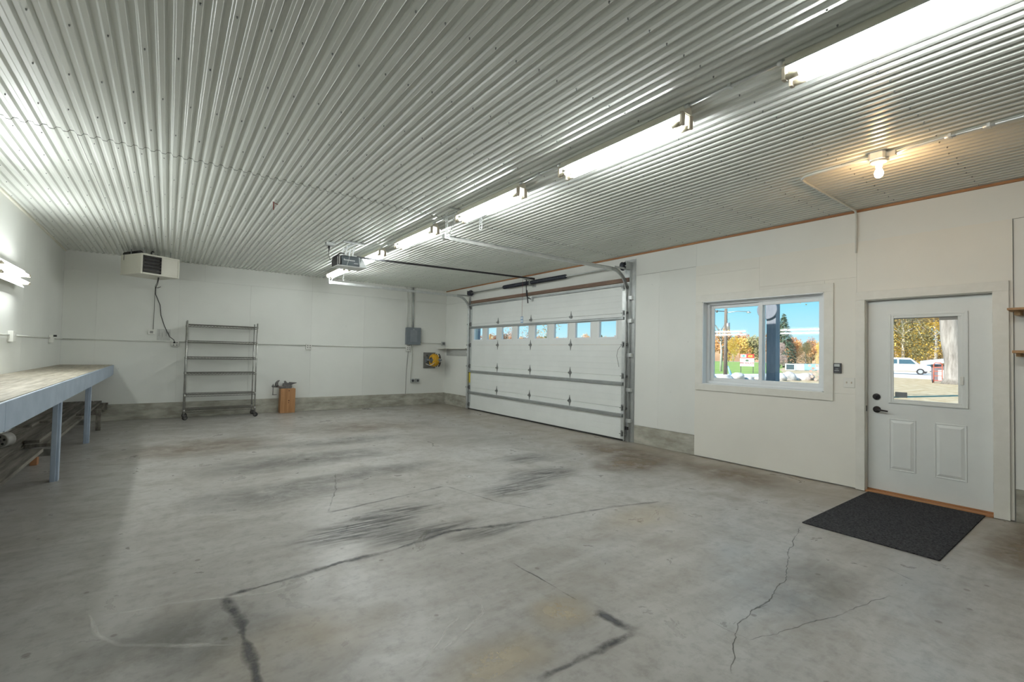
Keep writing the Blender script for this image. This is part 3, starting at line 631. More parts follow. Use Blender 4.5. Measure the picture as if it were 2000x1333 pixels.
for z in SZ[1:5]:
    for y in (6.34, 7.54, 8.74):
        top = z > 2.1
        if hm is None or top:
            mb = MB(); lo = -0.02 if top else -0.108
            mb.prism([(-0.036, -0.014), (-0.016, -0.040), (0, lo), (0.016, -0.040), (0.036, -0.014), (0.036, 0.014), (0.016, 0.040), (0, 0.108), (-0.016, 0.040), (-0.036, 0.014)], 'x', -0.006, 0.0)
            mb.cyl((-0.016, -0.036, 0), (-0.016, 0.036, 0), 0.011, 8).box(-0.03, -0.006, -0.03, -0.024, -0.014, 0.014).box(-0.03, -0.006, 0.024, 0.03, -0.014, 0.014)
            o = mb.build('hinge', 'hinge_steel', gd, local=True)
            if not top: hm = o
        else:
            o = hm.copy(); C.objects.link(o); o.parent = gd
        o.location = Vector((D0, y, z)) - gd.location
for s_, y in ((1, 5.075), (-1, 9.935)):
    for z in SZ[1:5] + [0.12, 2.54]:
        mb = MB().box(D0 - 0.008, D0, y - 0.035, y + 0.035, z - 0.05, z + 0.05).box(D0 - 0.05, D0 - 0.006, y - 0.02 * s_ - 0.004, y - 0.02 * s_ + 0.004, z - 0.03, z + 0.03)
        mb.cyl((D0 - 0.035, y + 0.04 * s_, z), (D0 - 0.035, y - 0.085 * s_, z), 0.006, 8).cyl((D0 - 0.035, y - 0.075 * s_, z), (D0 - 0.035, y - 0.100 * s_, z), 0.021, 12)
        mb.build('roller_bracket', 'hinge_steel', gd)
MB().box(D0 - 0.004, D1, E0, E1, 0.002, 0.026).build('bottom_seal', 'black_rubber', gd, 0.003)
tag(MB().box(D0 - 0.0055, D0 - 0.0042, 9.90, 9.955, 0.66, 0.91).build('warning_label', 'label_yellow', gd), 'yellow warning label')
MB().tube([(D0 - 0.03, 5.10, 1.58), (D0 - 0.06, 5.15, 1.50), (D0 - 0.06, 5.17, 1.40), (D0 - 0.05, 5.15, 1.30), (D0 - 0.05, 5.13, 1.22)], 0.003, 5).build('loose_wire', 'cord_black', gd)

# ================================================================== THINGS
# ---- garage door tracks
def sweep_xz(mb, path, prof, y):
    """prof: (offset along in-plane normal, offset along y)"""
    n = len(prof); pv = []
    for i, (x, z) in enumerate(path):
        a = path[max(i - 1, 0)]; b_ = path[min(i + 1, len(path) - 1)]; t = Vector((b_[0] - a[0], 0, b_[1] - a[1])).normalized(); nn = Vector((-t.z, 0, t.x))
        for u, v in prof: pv.append(Vector((x, y, z)) + nn * u + Vector((0, v, 0)))
    fs = [(i * n + j, i * n + j + 1, (i + 1) * n + j + 1, (i + 1) * n + j) for i in range(len(path) - 1) for j in range(n - 1)]
    mb.add(pv, fs); return mb
def track(y, s_, label):
    t = thing('garage_door_track', (XR - 0.07, y, 0), label, 'door track', 'garage door tracks')
    xt = XR - 0.075; r = 0.36; zt = 2.80
    path = [(xt, 0.02), (xt, zt - r)] + [(xt - r + r * math.cos(a), zt - r + r * math.sin(a)) for a in [PI / 2 * i / 10 for i in range(1, 11)]]
    curve = [(2.64, zt)]
    prof = [(-0.026, 0.0), (-0.026, 0.020), (-0.020, 0.026), (0.020, 0.026), (0.026, 0.020), (0.026, 0.0)]
    prof = [(u, v * s_) for u, v in prof]; back = [(u * 1.06, v * 1.06 + 0.002 * s_) for u, v in prof][::-1]; loop = prof + back + [prof[0]]
    sweep_xz(MB(), path, loop, y).build('vertical_track', 'galvanised', t)
    sweep_xz(MB(), [(xt - r, zt), (2.64, zt)], loop, y).build('horizontal_track', 'galvanised_bright', t)
    # angle from the floor up the jamb, with clip brackets
    yj = y - 0.075 * s_ if s_ > 0 else y + 0.045
    MB().box(XR - 0.012, XR - 0.0065, min(y - 0.03 * s_, y - 0.10 * s_), max(y - 0.03 * s_, y - 0.10 * s_), 0.005, 2.98 if s_ > 0 else 2.84).box(XR - 0.06, XR - 0.012, min(y - 0.030 * s_, y - 0.034 * s_), max(y - 0.030 * s_, y - 0.034 * s_), 0.005, 2.84).build('jamb_angle', 'galvanised', t)
    for z in (0.35, 0.85, 1.42, 1.98, 2.36):
        MB().box(XR - 0.066, XR - 0.060, min(y + 0.02 * s_, y - 0.08 * s_), max(y + 0.02 * s_, y - 0.08 * s_), z - 0.03, z + 0.03).box(XR - 0.062, XR - 0.011, min(y - 0.074 * s_, y - 0.08 * s_), max(y - 0.074 * s_, y - 0.08 * s_), z - 0.03, z + 0.03).build('track_bracket', 'galvanised_bright', t)
    MB().bar((XR - 0.03, y - 0.02 * s_, 2.83), (xt - r + 0.02, y - 0.02 * s_, zt + 0.03), 0.03, 0.004, (0, 1, 0)).build('top_angle', 'galvanised', t)
    # perforated hangers at the far end
    def strip(p0, p1, wd, nm='hanger_strap'):
        mb = MB(); p0, p1 = Vector(p0), Vector(p1); L = (p1 - p0).length; dirv = (p1 - p0).normalized(); n = max(3, int(L / 0.026)); side = Vector((0, 1, 0))
        mb.bar(p0 + side * wd * 0.42, p1 + side * wd * 0.42, 0.0025, wd * 0.22, (0, 1, 0)); mb.bar(p0 - side * wd * 0.42, p1 - side * wd * 0.42, 0.0025, wd * 0.22, (0, 1, 0))
        for i in range(n + 1):
            c = p0 + dirv * (L * i / n); mb.bar(c - dirv * 0.005, c + dirv * 0.005, 0.0025, wd * 0.7, (0, 1, 0))
        mb.build(nm, 'galvanised_bright', t)
    strip((2.66, y - 0.032 * s_, 2.77), (2.64, y - 0.04 * s_, H), 0.05)
    strip((2.68, y - 0.032 * s_, 2.79), (2.78, y - 0.05 * s_, H), 0.05)
    MB().box(2.63, 2.70, y - 0.036, y + 0.036, 2.772, 2.834).build('end_stop', 'galvanised_bright', t)
    strip((3.0, y - 0.25 * s_, 2.90), (3.0, y - 0.25 * s_, H), 0.06)
    MB().box(2.55, 3.05, y - 0.27 * s_ - 0.016, y - 0.27 * s_ + 0.016, H - 0.006, H - 0.0005).build('ceiling_angle', 'galvanised', t)
    return t
tr = track(4.985, 1, 'galvanized overhead door track nearest the window, curving up to the ceiling')
tl = track(9.985, -1, 'galvanized overhead door track at the far corner, running past the electrical panel')
mb = MB().box(XR - 0.085, XR - 0.05, 4.985 - 0.045, 4.985 + 0.03, 0.20, 0.25).cyl((XR - 0.086, 4.985, 0.225), (XR - 0.095, 4.985, 0.225), 0.012, 10)
tag(mb.build('photo_eye', 'black_paint'), 'small black safety photo eye low on the near garage door track', 'sensor')

# ---- torsion spring on its shaft
t = thing('torsion_spring_shaft', (XR - 0.115, 7.5, 2.88), 'steel torsion shaft with black coil spring above the garage door', 'spring')
sxx = XR - 0.115
MB().cyl((sxx, 4.93, 2.885), (sxx, 9.95, 2.885), 0.0135, 10).build('shaft', 'galvanised', t)
for (ya, yb_) in ((6.44, 7.44), (7.56, 8.42)):
    pts = []; n = int((yb_ - ya) / 0.012)
    prof = []
    for i in range(n * 2 + 1): prof.append((0.043 if i % 2 == 0 else 0.037, (yb_ - ya) * i / (2 * n)))
    MB().lathe(prof, (sxx, ya, 2.885), (0, 1, 0), 10).build('coil_spring', 'spring_steel', t)
for y in (6.44, 7.44, 7.56, 8.42): MB().lathe([(0.030, -0.03), (0.038, -0.02), (0.038, 0.02), (0.030, 0.03)], (sxx, y, 2.885), (0, 1, 0), 12).build('spring_cone', 'spring_steel', t)
MB().box(sxx - 0.03, XR - 0.001, 7.494, 7.506, 2.82, 2.93).box(XR - 0.006, XR, 7.44, 7.56, 2.80, 2.94).build('centre_bracket', 'galvanised', t)
for y, s_ in ((5.03, 1), (9.87, -1)):
    prof = [(0.035, -0.03), (0.066, -0.028)] + [(0.058 if i % 2 else 0.062, -0.022 + 0.006 * i) for i in range(8)] + [(0.072, 0.026), (0.072, 0.034), (0.03, 0.036)]
    MB().lathe([(r_, z * s_) for r_, z in prof], (sxx, y, 2.885), (0, 1, 0), 18).build('cable_drum', 'spring_steel', t)
    MB().box(sxx - 0.045, XR - 0.004, y - 0.085 * s_ - 0.003, y - 0.085 * s_ + 0.003, 2.82, 2.95).build('bearing_plate', 'galvanised', t)
    MB().cyl((XR - 0.045, y - 0.0 * s_, 2.84), (XR - 0.045, y + 0.0, 0.10), 0.002, 5).build('lift_cable', 'hinge_steel', t)

# ---- garage door opener
t = thing('garage_door_opener', (2.28, 7.5, 2.71), 'grey garage door opener hung from the ceiling with long black rail', 'door opener')
MB().prism([(7.36, 2.725), (7.64, 2.725), (7.66, 2.76), (7.62, 2.885), (7.38, 2.885), (7.34, 2.76)], 'x', 2.12, 2.40).build('motor_housing', 'opener_grey', t, 0.006)
MB().prism([(7.35, 2.71), (7.65, 2.71), (7.66, 2.725), (7.34, 2.725)], 'x', 2.06, 2.50).build('base_tray', 'opener_white', t)
MB().prism([(7.345, 2.725), (7.655, 2.725), (7.655, 2.77), (7.56, 2.89), (7.44, 2.89), (7.345, 2.77)], 'x', 2.40, 2.43).prism([(2.43, 2.725), (2.53, 2.725), (2.46, 2.86), (2.43, 2.87)], 'y', 7.37, 7.63).build('light_lens', 'opener_lens', t, 0.004)
MB().box(2.428, 2.434, 7.385, 7.43, 2.805, 2.825).build('lens_clip', 'black_paint', t)
MB().prism([(7.37, 2.725), (7.63, 2.725), (7.65, 2.80), (7.60, 2.88), (7.40, 2.88), (7.35, 2.80)], 'x', 2.05, 2.115).build('end_cover', 'black_paint', t, 0.006)
MB().box(2.075, 2.095, 7.335, 7.35, 2.735, 2.86).box(2.055, 2.065, 7.34, 7.36, 2.73, 2.85).build('cover_rib', 'device_grey', t)
lt = MB(); x = 2.15
for i, q in enumerate((0.012, 0.018, 0.010, 0.016, 0.014, 0.018, 0.012, 0.014, 0.017)):
    lt.box(x, x + q, 7.333, 7.3375, 2.800, 2.816 if i else 2.826); x += q + 0.005
lt.box(2.31, 2.375, 7.333, 7.3375, 2.765, 2.772)
tag(lt.build('lettering_strip', 'opener_lens', t), 'row of small pale lettering on the housing')
MB().bar((2.35, 7.5, 2.905), (6.02, 7.5, 2.975), 0.036, 0.030).build('rail', 'black_paint', t, 0.002)
MB().box(6.00, XR - 0.001, 7.485, 7.515, 2.955, 2.995).build('header_bracket', 'black_paint', t)
MB().box(5.84, 5.96, 7.47, 7.53, 2.935, 2.958).build('trolley', 'galvanised', t)
MB().tube([(5.895, 7.5, 2.945), (5.90, 7.5, 2.75), (5.905, 7.5, 2.62), (5.93, 7.5, 2.57), (6.00, 7.5, 2.55), (D0 - 0.03, 7.5, 2.545)], 0.010, 6).bar((5.902, 7.482, 2.72), (5.935, 7.482, 2.45), 0.006, 0.024, (1, 0, 0)).build('door_arm', 'black_paint', t)
MB().box(D0 - 0.05, D0, 7.47, 7.53, 2.50, 2.60).build('door_bracket', 'galvanised_bright', t)
MB().box(2.10, 2.42, 7.20, 7.22, H - 0.03, H - 0.001).box(2.10, 2.42, 7.20, 7.23, H - 0.005, H - 0.001).box(2.23, 2.27, 7.20, 7.80, H - 0.034, H - 0.030).build('mounting_angle', 'galvanised', t)
for (x, y) in ((2.19, 7.40), (2.30, 7.40), (2.19, 7.60), (2.30, 7.60)): MB().bar((x, y, 2.885), (x + 0.03, y, H - 0.03), 0.022, 0.003, (0, 1, 0)).build('support_strap', 'galvanised_bright', t)
MB().box(2.16, 2.22, 7.36, 7.64, 2.885, 2.90).box(2.28, 2.36, 7.36, 7.64, 2.885, 2.90).build('mounting_tab', 'opener_white', t)
MB().tube([(2.08, 7.40, 2.89), (2.12, 7.42, 2.925), (2.20, 7.44, 2.92)], 0.010, 6).build('wire_loom', 'cord_black', t)
MB().tube([(2.24, 7.335, 2.885), (2.225, 7.325, 2.82), (2.20, 7.32, 2.74), (2.19, 7.32, 2.68)], 0.003, 5).build('antenna_wire', 'galvanised_bright', t)
t = thing('release_cord', (5.80, 7.5, 2.04), 'thin red release cord with blue tag hanging before the garage door', 'cord')
MB().tube([(5.80, 7.5, 2.95), (5.802, 7.5, 2.6), (5.80, 7.5, 2.165)], 0.0028, 5).build('string', 'rust_red', t)
MB().box(5.798, 5.802, 7.46, 7.54, 2.035, 2.165).build('tag', 'tag_blue', t)
MB().box(5.7965, 5.798, 7.467, 7.496, 2.11, 2.155).box(5.7965, 5.798, 7.504, 7.533, 2.11, 2.155).box(5.7965, 5.798, 7.467, 7.496, 2.05, 2.095).box(5.7965, 5.798, 7.504, 7.533, 2.05, 2.095).build('tag_print', 'tag_white', t)
# ceiling outlet for the opener
t = thing('ceiling_outlet_box', (1.965, 7.49, H), 'galvanized ceiling outlet box with a black plug cord beside the door opener', 'outlet')
MB().box(1.91, 2.02, 7.44, 7.54, H - 0.055, H - 0.001).box(1.90, 2.03, 7.43, 7.55, H - 0.06, H - 0.055).box(2.02, 2.06, 7.47, 7.50, H - 0.035, H - 0.01).build('box', 'galvanised', t, 0.003)
MB().lathe([(0.012, 0), (0.017, -0.006), (0.016, -0.03), (0.007, -0.055)], (1.965, 7.49, H - 0.06), (0, 0, 1), 10).build('plug', 'cord_black', t)
MB().tube([(1.965, 7.49, H - 0.11), (1.962, 7.49, H - 0.20), (1.985, 7.47, 2.80), (2.02, 7.45, 2.79), (2.04, 7.44, 2.84), (2.07, 7.43, 2.885), (2.10, 7.43, 2.90)], 0.005, 6).build('cord', 'cord_black', t)
# rust-red hook
mb = MB().tube([(0.915, 5.86, H + 0.004), (0.915, 5.86, H - 0.09)], 0.006, 6).tube([(0.925, 5.86, H - 0.012), (0.96, 5.86, H - 0.022)], 0.004, 5).cyl((0.915, 5.86, H), (0.915, 5.86, H - 0.006), 0.012, 8)
tag(mb.build('ceiling_hook', 'rust_red'), 'small rusty red peg screwed into the middle of the metal ceiling', 'hook')

# ---- fluorescent strip lights
LEN = 1.22
def make_strip():
    t = thing('fluorescent_light', (0, 0, 0), '', 'light', 'fluorescent strip lights')
    MB().prism([(-0.035, 0), (0.035, 0), (0.045, -0.05), (-0.045, -0.05)], 'y', -LEN / 2, LEN / 2).build('channel', 'fixture_cream', t, local=True)
    MB().prism([(-0.045, -0.046), (0.045, -0.046), (0.102, -0.084), (0.102, -0.088), (0.043, -0.052), (-0.043, -0.052), (-0.102, -0.088), (-0.102, -0.084)], 'y', -LEN / 2 + 0.01, LEN / 2 - 0.01).build('reflector', 'fixture_white', t, local=True)
    for y in (-LEN / 2 + 0.012, LEN / 2 - 0.012):
        for x in (-0.046, 0.046):
            MB().box(x - 0.018, x + 0.018, y - 0.010, y + 0.010, -0.135, -0.045).build('lamp_socket', 'socket_plastic', t, 0.004, local=True)
    for x in (-0.046, 0.046):
        u = MB().cyl((x, -LEN / 2 + 0.085, -0.118), (x, LEN / 2 - 0.085, -0.118), 0.0165, 10, caps=False).build('tube', 'tube_glow', t, local=True)
        MB().cyl((x, -LEN / 2 + 0.024, -0.118), (x, -LEN / 2 + 0.086, -0.118), 0.0172, 10).build('end_cap', 'lamp_cap', u, local=True)
        MB().cyl((x, LEN / 2 - 0.086, -0.118), (x, LEN / 2 - 0.024, -0.118), 0.0172, 10).build('end_cap', 'lamp_cap', u, local=True)
    return t
strip0 = make_strip(); first = True
CEIL_L = [(0.55, 'ceiling fluorescent strip light cut off by the top of the frame, nearest the camera'),
          (2.38, 'second ceiling fluorescent strip light from the camera, nearest the bare bulb'),
          (4.18, 'third ceiling fluorescent strip light, just ahead of the near door track hanger'),
          (6.02, 'fourth ceiling fluorescent strip light, between the near track hanger and door opener'),
          (7.86, 'fifth ceiling fluorescent strip light, partly hidden behind the door opener'),
          (9.72, 'farthest ceiling fluorescent strip light, below the opener by the back wall')]
LX = 2.735
for y, lb in CEIL_L:
    o = strip0 if first else copy_tree(strip0); first = False
    o.location = (LX, y, H - 0.001); o['label'] = lb
for y, lb in ((7.50, 'twin-tube fluorescent light on the left wall above the far half of the workbench'), (5.44, 'twin-tube fluorescent light on the left wall, reflected in the window glass')):
    o = copy_tree(strip0); o.location = (XL + 0.001, y, 2.18); o.rotation_euler = (0, R(-90), 0); o['label'] = lb
for i in range(5):
    a = CEIL_L[i][0] + LEN / 2; b_ = CEIL_L[i + 1][0] - LEN / 2
    mb = MB().cyl((LX - 0.03, a - 0.01, H - 0.013), (LX - 0.03, b_ + 0.01, H - 0.013), 0.010, 8).box(LX - 0.05, LX - 0.01, (a + b_) / 2 - 0.01, (a + b_) / 2 + 0.01, H - 0.026, H - 0.001)
    mb.cyl((LX - 0.03, a, H - 0.013), (LX - 0.03, a + 0.03, H - 0.013), 0.014, 8).cyl((LX - 0.03, b_ - 0.03, H - 0.013), (LX - 0.03, b_, H - 0.013), 0.014, 8)
    tag(mb.build('light_conduit', 'galvanised_bright'), 'thin metal conduit on the ceiling between the %s and %s fluorescent lights' % (('first', 'second', 'third', 'fourth', 'fifth')[i], ('second', 'third', 'fourth', 'fifth', 'last')[i]), 'conduit', 'conduits between the ceiling lights')

# ---- bare bulb
t = thing('bulb_fixture', (4.55, 1.225, H), 'lit bare bulb in a porcelain holder on a metal ceiling box', 'light')
MB().prism([(4.50, 1.17), (4.60, 1.17), (4.615, 1.185), (4.615, 1.265), (4.60, 1.28), (4.50, 1.28), (4.485, 1.265), (4.485, 1.185)], 'z', H - 0.060, H - 0.0005).build('junction_box', 'galvanised_bright', t, 0.003)
MB().box(4.53, 4.57, 1.115, 1.17, H - 0.045, H - 0.008).build('box_connector', 'galvanised', t)
MB().lathe([(0.058, -0.060), (0.060, -0.068), (0.050, -0.078), (0.026, -0.085), (0.024, -0.110), (0.016, -0.112)], (4.55, 1.225, H), (0, 0, 1), 20).build('lamp_holder', 'porcelain', t)
MB().lathe([(0.012, -0.108), (0.014, -0.118), (0.022, -0.132), (0.0295, -0.150), (0.030, -0.165), (0.026, -0.182), (0.015, -0.193), (0.001, -0.196)], (4.55, 1.225, H), (0, 0, 1), 16).build('bulb', 'bulb_glow', t)
zc = H - 0.012
mb = MB().tube([(4.55, 1.285, zc - 0.02), (4.555, 1.36, zc - 0.008), (4.565, 1.50, zc), (4.57, 1.70, zc), (4.59, 1.78, zc), (4.64, 1.825, zc), (4.72, 1.836, zc), (5.3, 1.838, zc), (5.98, 1.84, zc), (6.05, 1.84, zc - 0.008), (XR - 0.022, 1.842, zc - 0.045), (XR - 0.022, 1.843, 2.85), (XR - 0.022, 1.844, 2.60)], 0.0105, 8)
tag(mb.build('switch_conduit', 'painted_conduit'), 'conduit bending from the bare bulb across the ceiling and down the wall', 'conduit')
mb = MB().tube([(4.55, 1.12, zc - 0.02), (4.55, 1.04, zc - 0.008), (4.55, 0.90, zc), (4.55, 0.2, zc), (4.55, -0.8, zc)], 0.0105, 8)
for y in (0.80, 0.60): mb.cyl((4.55, y - 0.03, zc), (4.55, y + 0.03, zc), 0.0145, 8).box(4.52, 4.58, y - 0.008, y + 0.008, zc - 0.014, H - 0.0005)
tag(mb.build('feed_conduit', 'galvanised_bright'), 'straight bright conduit leaving the bare bulb toward the right edge', 'conduit')

# ---- unit heater
ha = R(29.9)
t = thing('unit_heater', (-0.405, 9.914, 2.616), 'beige ceiling-hung unit heater with dark louvers in the back left corner', 'heater', rot=(0, 0, ha))
wd, dp, hh = 0.606, 0.60, 0.344
mb = MB().box(0, wd, 0.018, dp, 0, hh); mb.ring('y', 0, wd, 0, hh, 0.026, 0, 0.018); mb.box(0.302, wd - 0.026, 0.004, 0.018, 0.026, hh - 0.026)
mb.build('cabinet', 'heater_beige', t, 0.004, local=True)
MB().box(0.028, 0.300, 0.010, 0.0175, 0.03, hh - 0.03).build('outlet_recess', 'heater_dark', t, local=True)
for i in range(5):
    z = 0.058 + 0.057 * i
    MB().obox((0.164, -0.004, z), (0.264, 0.046, 0.005), Matrix.Rotation(R(-28), 3, 'X')).build('louver', 'louver_metal', t, local=True)
for x in (0.028, 0.296): MB().box(x, x + 0.008, -0.012, 0.012, 0.03, hh - 0.03).build('louver_rail', 'heater_dark', t, local=True)
for i in range(9): MB().box(wd - 0.001, wd + 0.001, 0.02, 0.034, 0.04 + 0.031 * i, 0.056 + 0.031 * i).build('vent_slot', 'heater_dark', t, local=True)
MB().box(-0.001, 0.0, 0.50, 0.515, 0.25, 0.34).build('seam_bracket', 'heater_dark', t, local=True)
for (x, y) in ((0.10, 0.12), (0.52, 0.12), (0.10, 0.50), (0.52, 0.50)): MB().cyl((x, y, hh - 0.01), (x, y, hh + 0.115), 0.006, 8).build('hanger_rod', 'galvanised', t, local=True)
MB().tube([(0.20, 0.10, hh), (0.20, 0.10, hh + 0.05), (0.22, 0.11, hh + 0.07), (0.25, 0.13, hh + 0.07)], 0.012, 8).build('gas_pipe', 'black_paint', t, local=True)
MB().cyl((0.17, 0.36, hh + 0.055), (0.17, 0.80, hh + 0.055), 0.045, 14).build('flue_pipe', 'heater_dark', t, local=True)
# its cords down the wall
mb = MB().tube([(-0.18, 10.25, 2.615), (-0.20, 10.7, 2.57), (-0.235, 11.24, 2.55), (-0.238, 11.28, 2.45), (-0.235, 11.288, 2.1), (-0.24, 11.288, 1.72)], 0.005, 6)
tag(mb.build('thermostat_wire', 'cord_grey'), 'thin grey wire running straight down from the heater to the thermostat', 'wire')
mb = MB().tube([(-0.17, 10.30, 2.615), (-0.19, 10.7, 2.55), (-0.225, 11.22, 2.53), (-0.225, 11.27, 2.40), (-0.15, 11.28, 2.20), (-0.13, 11.285, 2.0), (-0.07, 11.28, 1.80), (-0.02, 11.28, 1.68), (0.02, 11.27, 1.59), (0.09, 11.26, 1.53), (0.10, 11.235, 1.485)], 0.0065, 6)
mb.tube([(-0.225, 11.25, 2.53), (-0.19, 11.24, 2.525), (-0.15, 11.24, 2.55)], 0.005, 5).box(0.085, 0.115, 11.20, 11.238, 1.465, 1.495)
tag(mb.build('heater_cord', 'cord_black'), 'black power cord hanging from the heater to the wall outlet', 'cord')

# ---- boxes and conduit along the back wall
def outlet(name, x0, x1, z0, z1, label, slots=4, y=YB, dpt=0.045, cat='outlet', m='device_white'):
    t = thing(name, ((x0 + x1) / 2, y, z0), label, cat)
    MB().box(x0, x1, y - dpt, y - 0.001, z0, z1).build('box', m, t, 0.004)
    cxx, czz = (x0 + x1) / 2, (z0 + z1) / 2
    for i in (-1, 1):
        for j in (-1, 1):
            MB().box(cxx + i * 0.026 - 0.013, cxx + i * 0.026 + 0.013, y - dpt - 0.003, y - dpt, czz + j * 0.023 - 0.013, czz + j * 0.023 + 0.013).build('receptacle', 'device_grey', t, 0.002)
    return t
outlet('outlet_box', 0.055, 0.170, 1.405, 1.500, 'white outlet box left of the wire rack with black cord plugged in')
outlet('outlet_box', 2.52, 2.645, 1.403, 1.525, 'white outlet box on the bare wall above the wooden block')
outlet('outlet_box', 4.945, 5.075, 1.405, 1.545, 'white outlet box just below the grey electrical panel')
t = thing('thermostat', (-0.262, YB, 1.62), 'small white wall thermostat with grey screen beside a clear sleeve', 'thermostat')
MB().box(-0.315, -0.21, YB - 0.028, YB - 0.001, 1.622, 1.715).build('body', 'device_white', t, 0.004)
MB().box(-0.288, -0.238, YB - 0.030, YB - 0.028, 1.645, 1.69).build('screen', 'device_grey', t)
t = thing('document_sleeve', (-0.07, YB, 1.51), 'clear plastic sleeve of papers pinned to the wall by the thermostat', 'sleeve')
MB().box(-0.18, 0.03, YB - 0.006, YB - 0.001, 1.515, 1.735).build('card', 'paper_card', t)
for (x, z, a, b_) in ((-0.10, 1.58, 0.006, 0.09), (-0.04, 1.60, 0.006, 0.08), (-0.15, 1.60, 0.005, 0.12), (0.0, 1.62, 0.008, 0.07)): MB().box(x, x + a, YB - 0.008, YB - 0.006, z, z + b_).build('fold', 'device_grey', t)
MB().box(-0.185, 0.055, YB - 0.016, YB - 0.001, 1.46, 1.474).build('lip', 'device_white', t)
def hconduit(pts, label, r=0.0105, m='painted_conduit', name='wall_conduit'):
    return tag(MB().tube(pts, r, 8).build(name, m), label, 'conduit', 'surface conduits')
yc = YB - 0.016
hconduit([(XL + 0.02, yc, 1.494), (0.056, yc, 1.494)], 'painted conduit along the back wall from left corner to first outlet')
hconduit([(0.169, yc, 1.494), (2.521, yc, 1.494)], 'painted conduit behind the wire rack between two white outlets')
hconduit([(2.644, yc, 1.494), (4.946, yc, 1.494)], 'long painted conduit from the middle outlet to the panel outlet')
hconduit([(XL + 0.016, YB - 0.02, 1.494), (XL + 0.016, 10.38, 1.494)], 'short painted conduit on the left wall ending at the corner')
hconduit([(XL + 0.016, 10.20, 1.494), (XL + 0.016, 8.05, 1.494)], 'painted conduit on the left wall between its two outlets')
hconduit([(XL + 0.016, 7.89, 1.494), (XL + 0.016, 5.0, 1.494)], 'painted conduit on the left wall running out of frame')
def side_outlet(y0, y1, z0, z1, label):
    t = thing('outlet_box', (XL, (y0 + y1) / 2, z0), label, 'outlet')
    MB().box(XL + 0.001, XL + 0.05, y0, y1, z0, z1).build('box', 'device_white', t, 0.004)
    for j in (-1, 1): MB().box(XL + 0.05, XL + 0.053, (y0 + y1) / 2 - 0.014, (y0 + y1) / 2 + 0.014, (z0 + z1) / 2 + j * 0.024 - 0.013, (z0 + z1) / 2 + j * 0.024 + 0.013).build('receptacle', 'device_white', t)
    return t
side_outlet(7.90, 8.05, 1.415, 1.545, 'white outlet box on the left wall at the photo edge, over the bench')
t = side_outlet(10.24, 10.37, 1.42, 1.54, 'white outlet box on the left wall near the corner with black plug')
MB().box(XL + 0.05, XL + 0.085, 10.28, 10.33, 1.515, 1.545).build('plug', 'cord_black', t)

# ---- electrical panel
t = thing('electrical_panel', (5.12, YB, 1.585), 'dark grey steel breaker panel on the back wall', 'electrical panel')
MB().box(4.925, 5.315, YB - 0.095, YB - 0.001, 1.585, 2.02).build('enclosure', 'panel_grey', t, 0.006)
MB().box(4.918, 5.322, YB - 0.105, YB - 0.095, 1.580, 2.025).build('cover', 'panel_grey', t, 0.004)
MB().box(5.03, 5.215, YB - 0.113, YB - 0.105, 1.65, 1.965).build('breaker_door', 'panel_door_grey', t, 0.003)
MB().box(5.10, 5.13, YB - 0.116, YB - 0.105, 1.968, 1.98).build('latch', 'galvanised', t)
yc = YB - 0.03
mb = MB()
hconduit([(5.108, yc, H), (5.115, yc, 2.6), (5.128, yc, 2.018)], 'thick grey conduit rising from the breaker panel to the ceiling', 0.0165, 'galvanised', 'panel_conduit')
hconduit([(5.055, yc, H), (5.06, yc, 2.6), (5.072, yc, 2.018)], 'middle conduit of the three above the breaker panel', 0.0105, 'painted_conduit', 'panel_conduit')
hconduit([(4.90, yc, H), (4.935, yc, H - 0.05), (4.945, yc, H - 0.14), (4.955, yc, 2.4), (4.955, yc, 2.018)], 'leftmost painted conduit above the breaker panel, bent at the ceiling', 0.0105, 'painted_conduit', 'panel_conduit')
mb = MB().box(5.02, 5.16, YB - 0.034, YB - 0.001, 2.258, 2.278).box(5.02, 5.15, YB - 0.034, YB - 0.001, 2.86, 2.88)
tag(mb.build('conduit_clamp', 'galvanised_bright'), 'pair of strut clamps holding the conduits above the breaker panel', 'clamp')
hconduit([(5.115, yc, 1.588), (5.105, yc, 1.2), (5.10, yc, 0.69)], 'white conduit dropping from the breaker panel to the low receptacles', 0.013, 'painted_conduit', 'panel_conduit')
hconduit([(5.065, yc, 1.588), (5.062, yc, 1.54)], 'short nipple between the breaker panel and the outlet below', 0.018, 'galvanised', 'panel_nipple')
hconduit([(5.315, YB - 0.016, 1.638), (5.975, YB - 0.016, 1.632)], 'thin conduit from the breaker panel right to the corner box', 0.0105, 'painted_conduit', 'panel_conduit')
mb = MB().box(5.315, 5.36, YB - 0.05, YB - 0.02, 1.645, 1.665)
tag(mb.build('conduit_connector', 'black_paint'), 'small black connector on the right side of the breaker panel', 'connector')
t = thing('corner_box', (6.02, YB, 1.575), 'small grey junction box in the back right corner above the shelf', 'junction box')
MB().box(5.975, 6.075, YB - 0.055, YB - 0.001, 1.58, 1.685).build('box', 'galvanised', t, 0.004)
MB().box(5.995, 6.02, YB - 0.058, YB - 0.055, 1.60, 1.665).box(6.03, 6.055, YB - 0.058, YB - 0.055, 1.60, 1.665).build('receptacle', 'keypad_dark', t)
for i, (x, lb) in enumerate(((5.15, 'left round-socket power receptacle low on the back wall'), (5.29, 'right round-socket power receptacle low on the back wall'))):
    t = thing('power_receptacle', (x, YB, 0.585), lb, 'outlet', 'low round receptacles')
    MB().box(x - 0.052, x + 0.052, YB - 0.055, YB - 0.001, 0.588, 0.695).build('box', 'galvanised', t, 0.004)
    MB().cyl((x, YB - 0.055, 0.642), (x, YB - 0.064, 0.642), 0.032, 16).build('socket_face', 'keypad_dark', t)
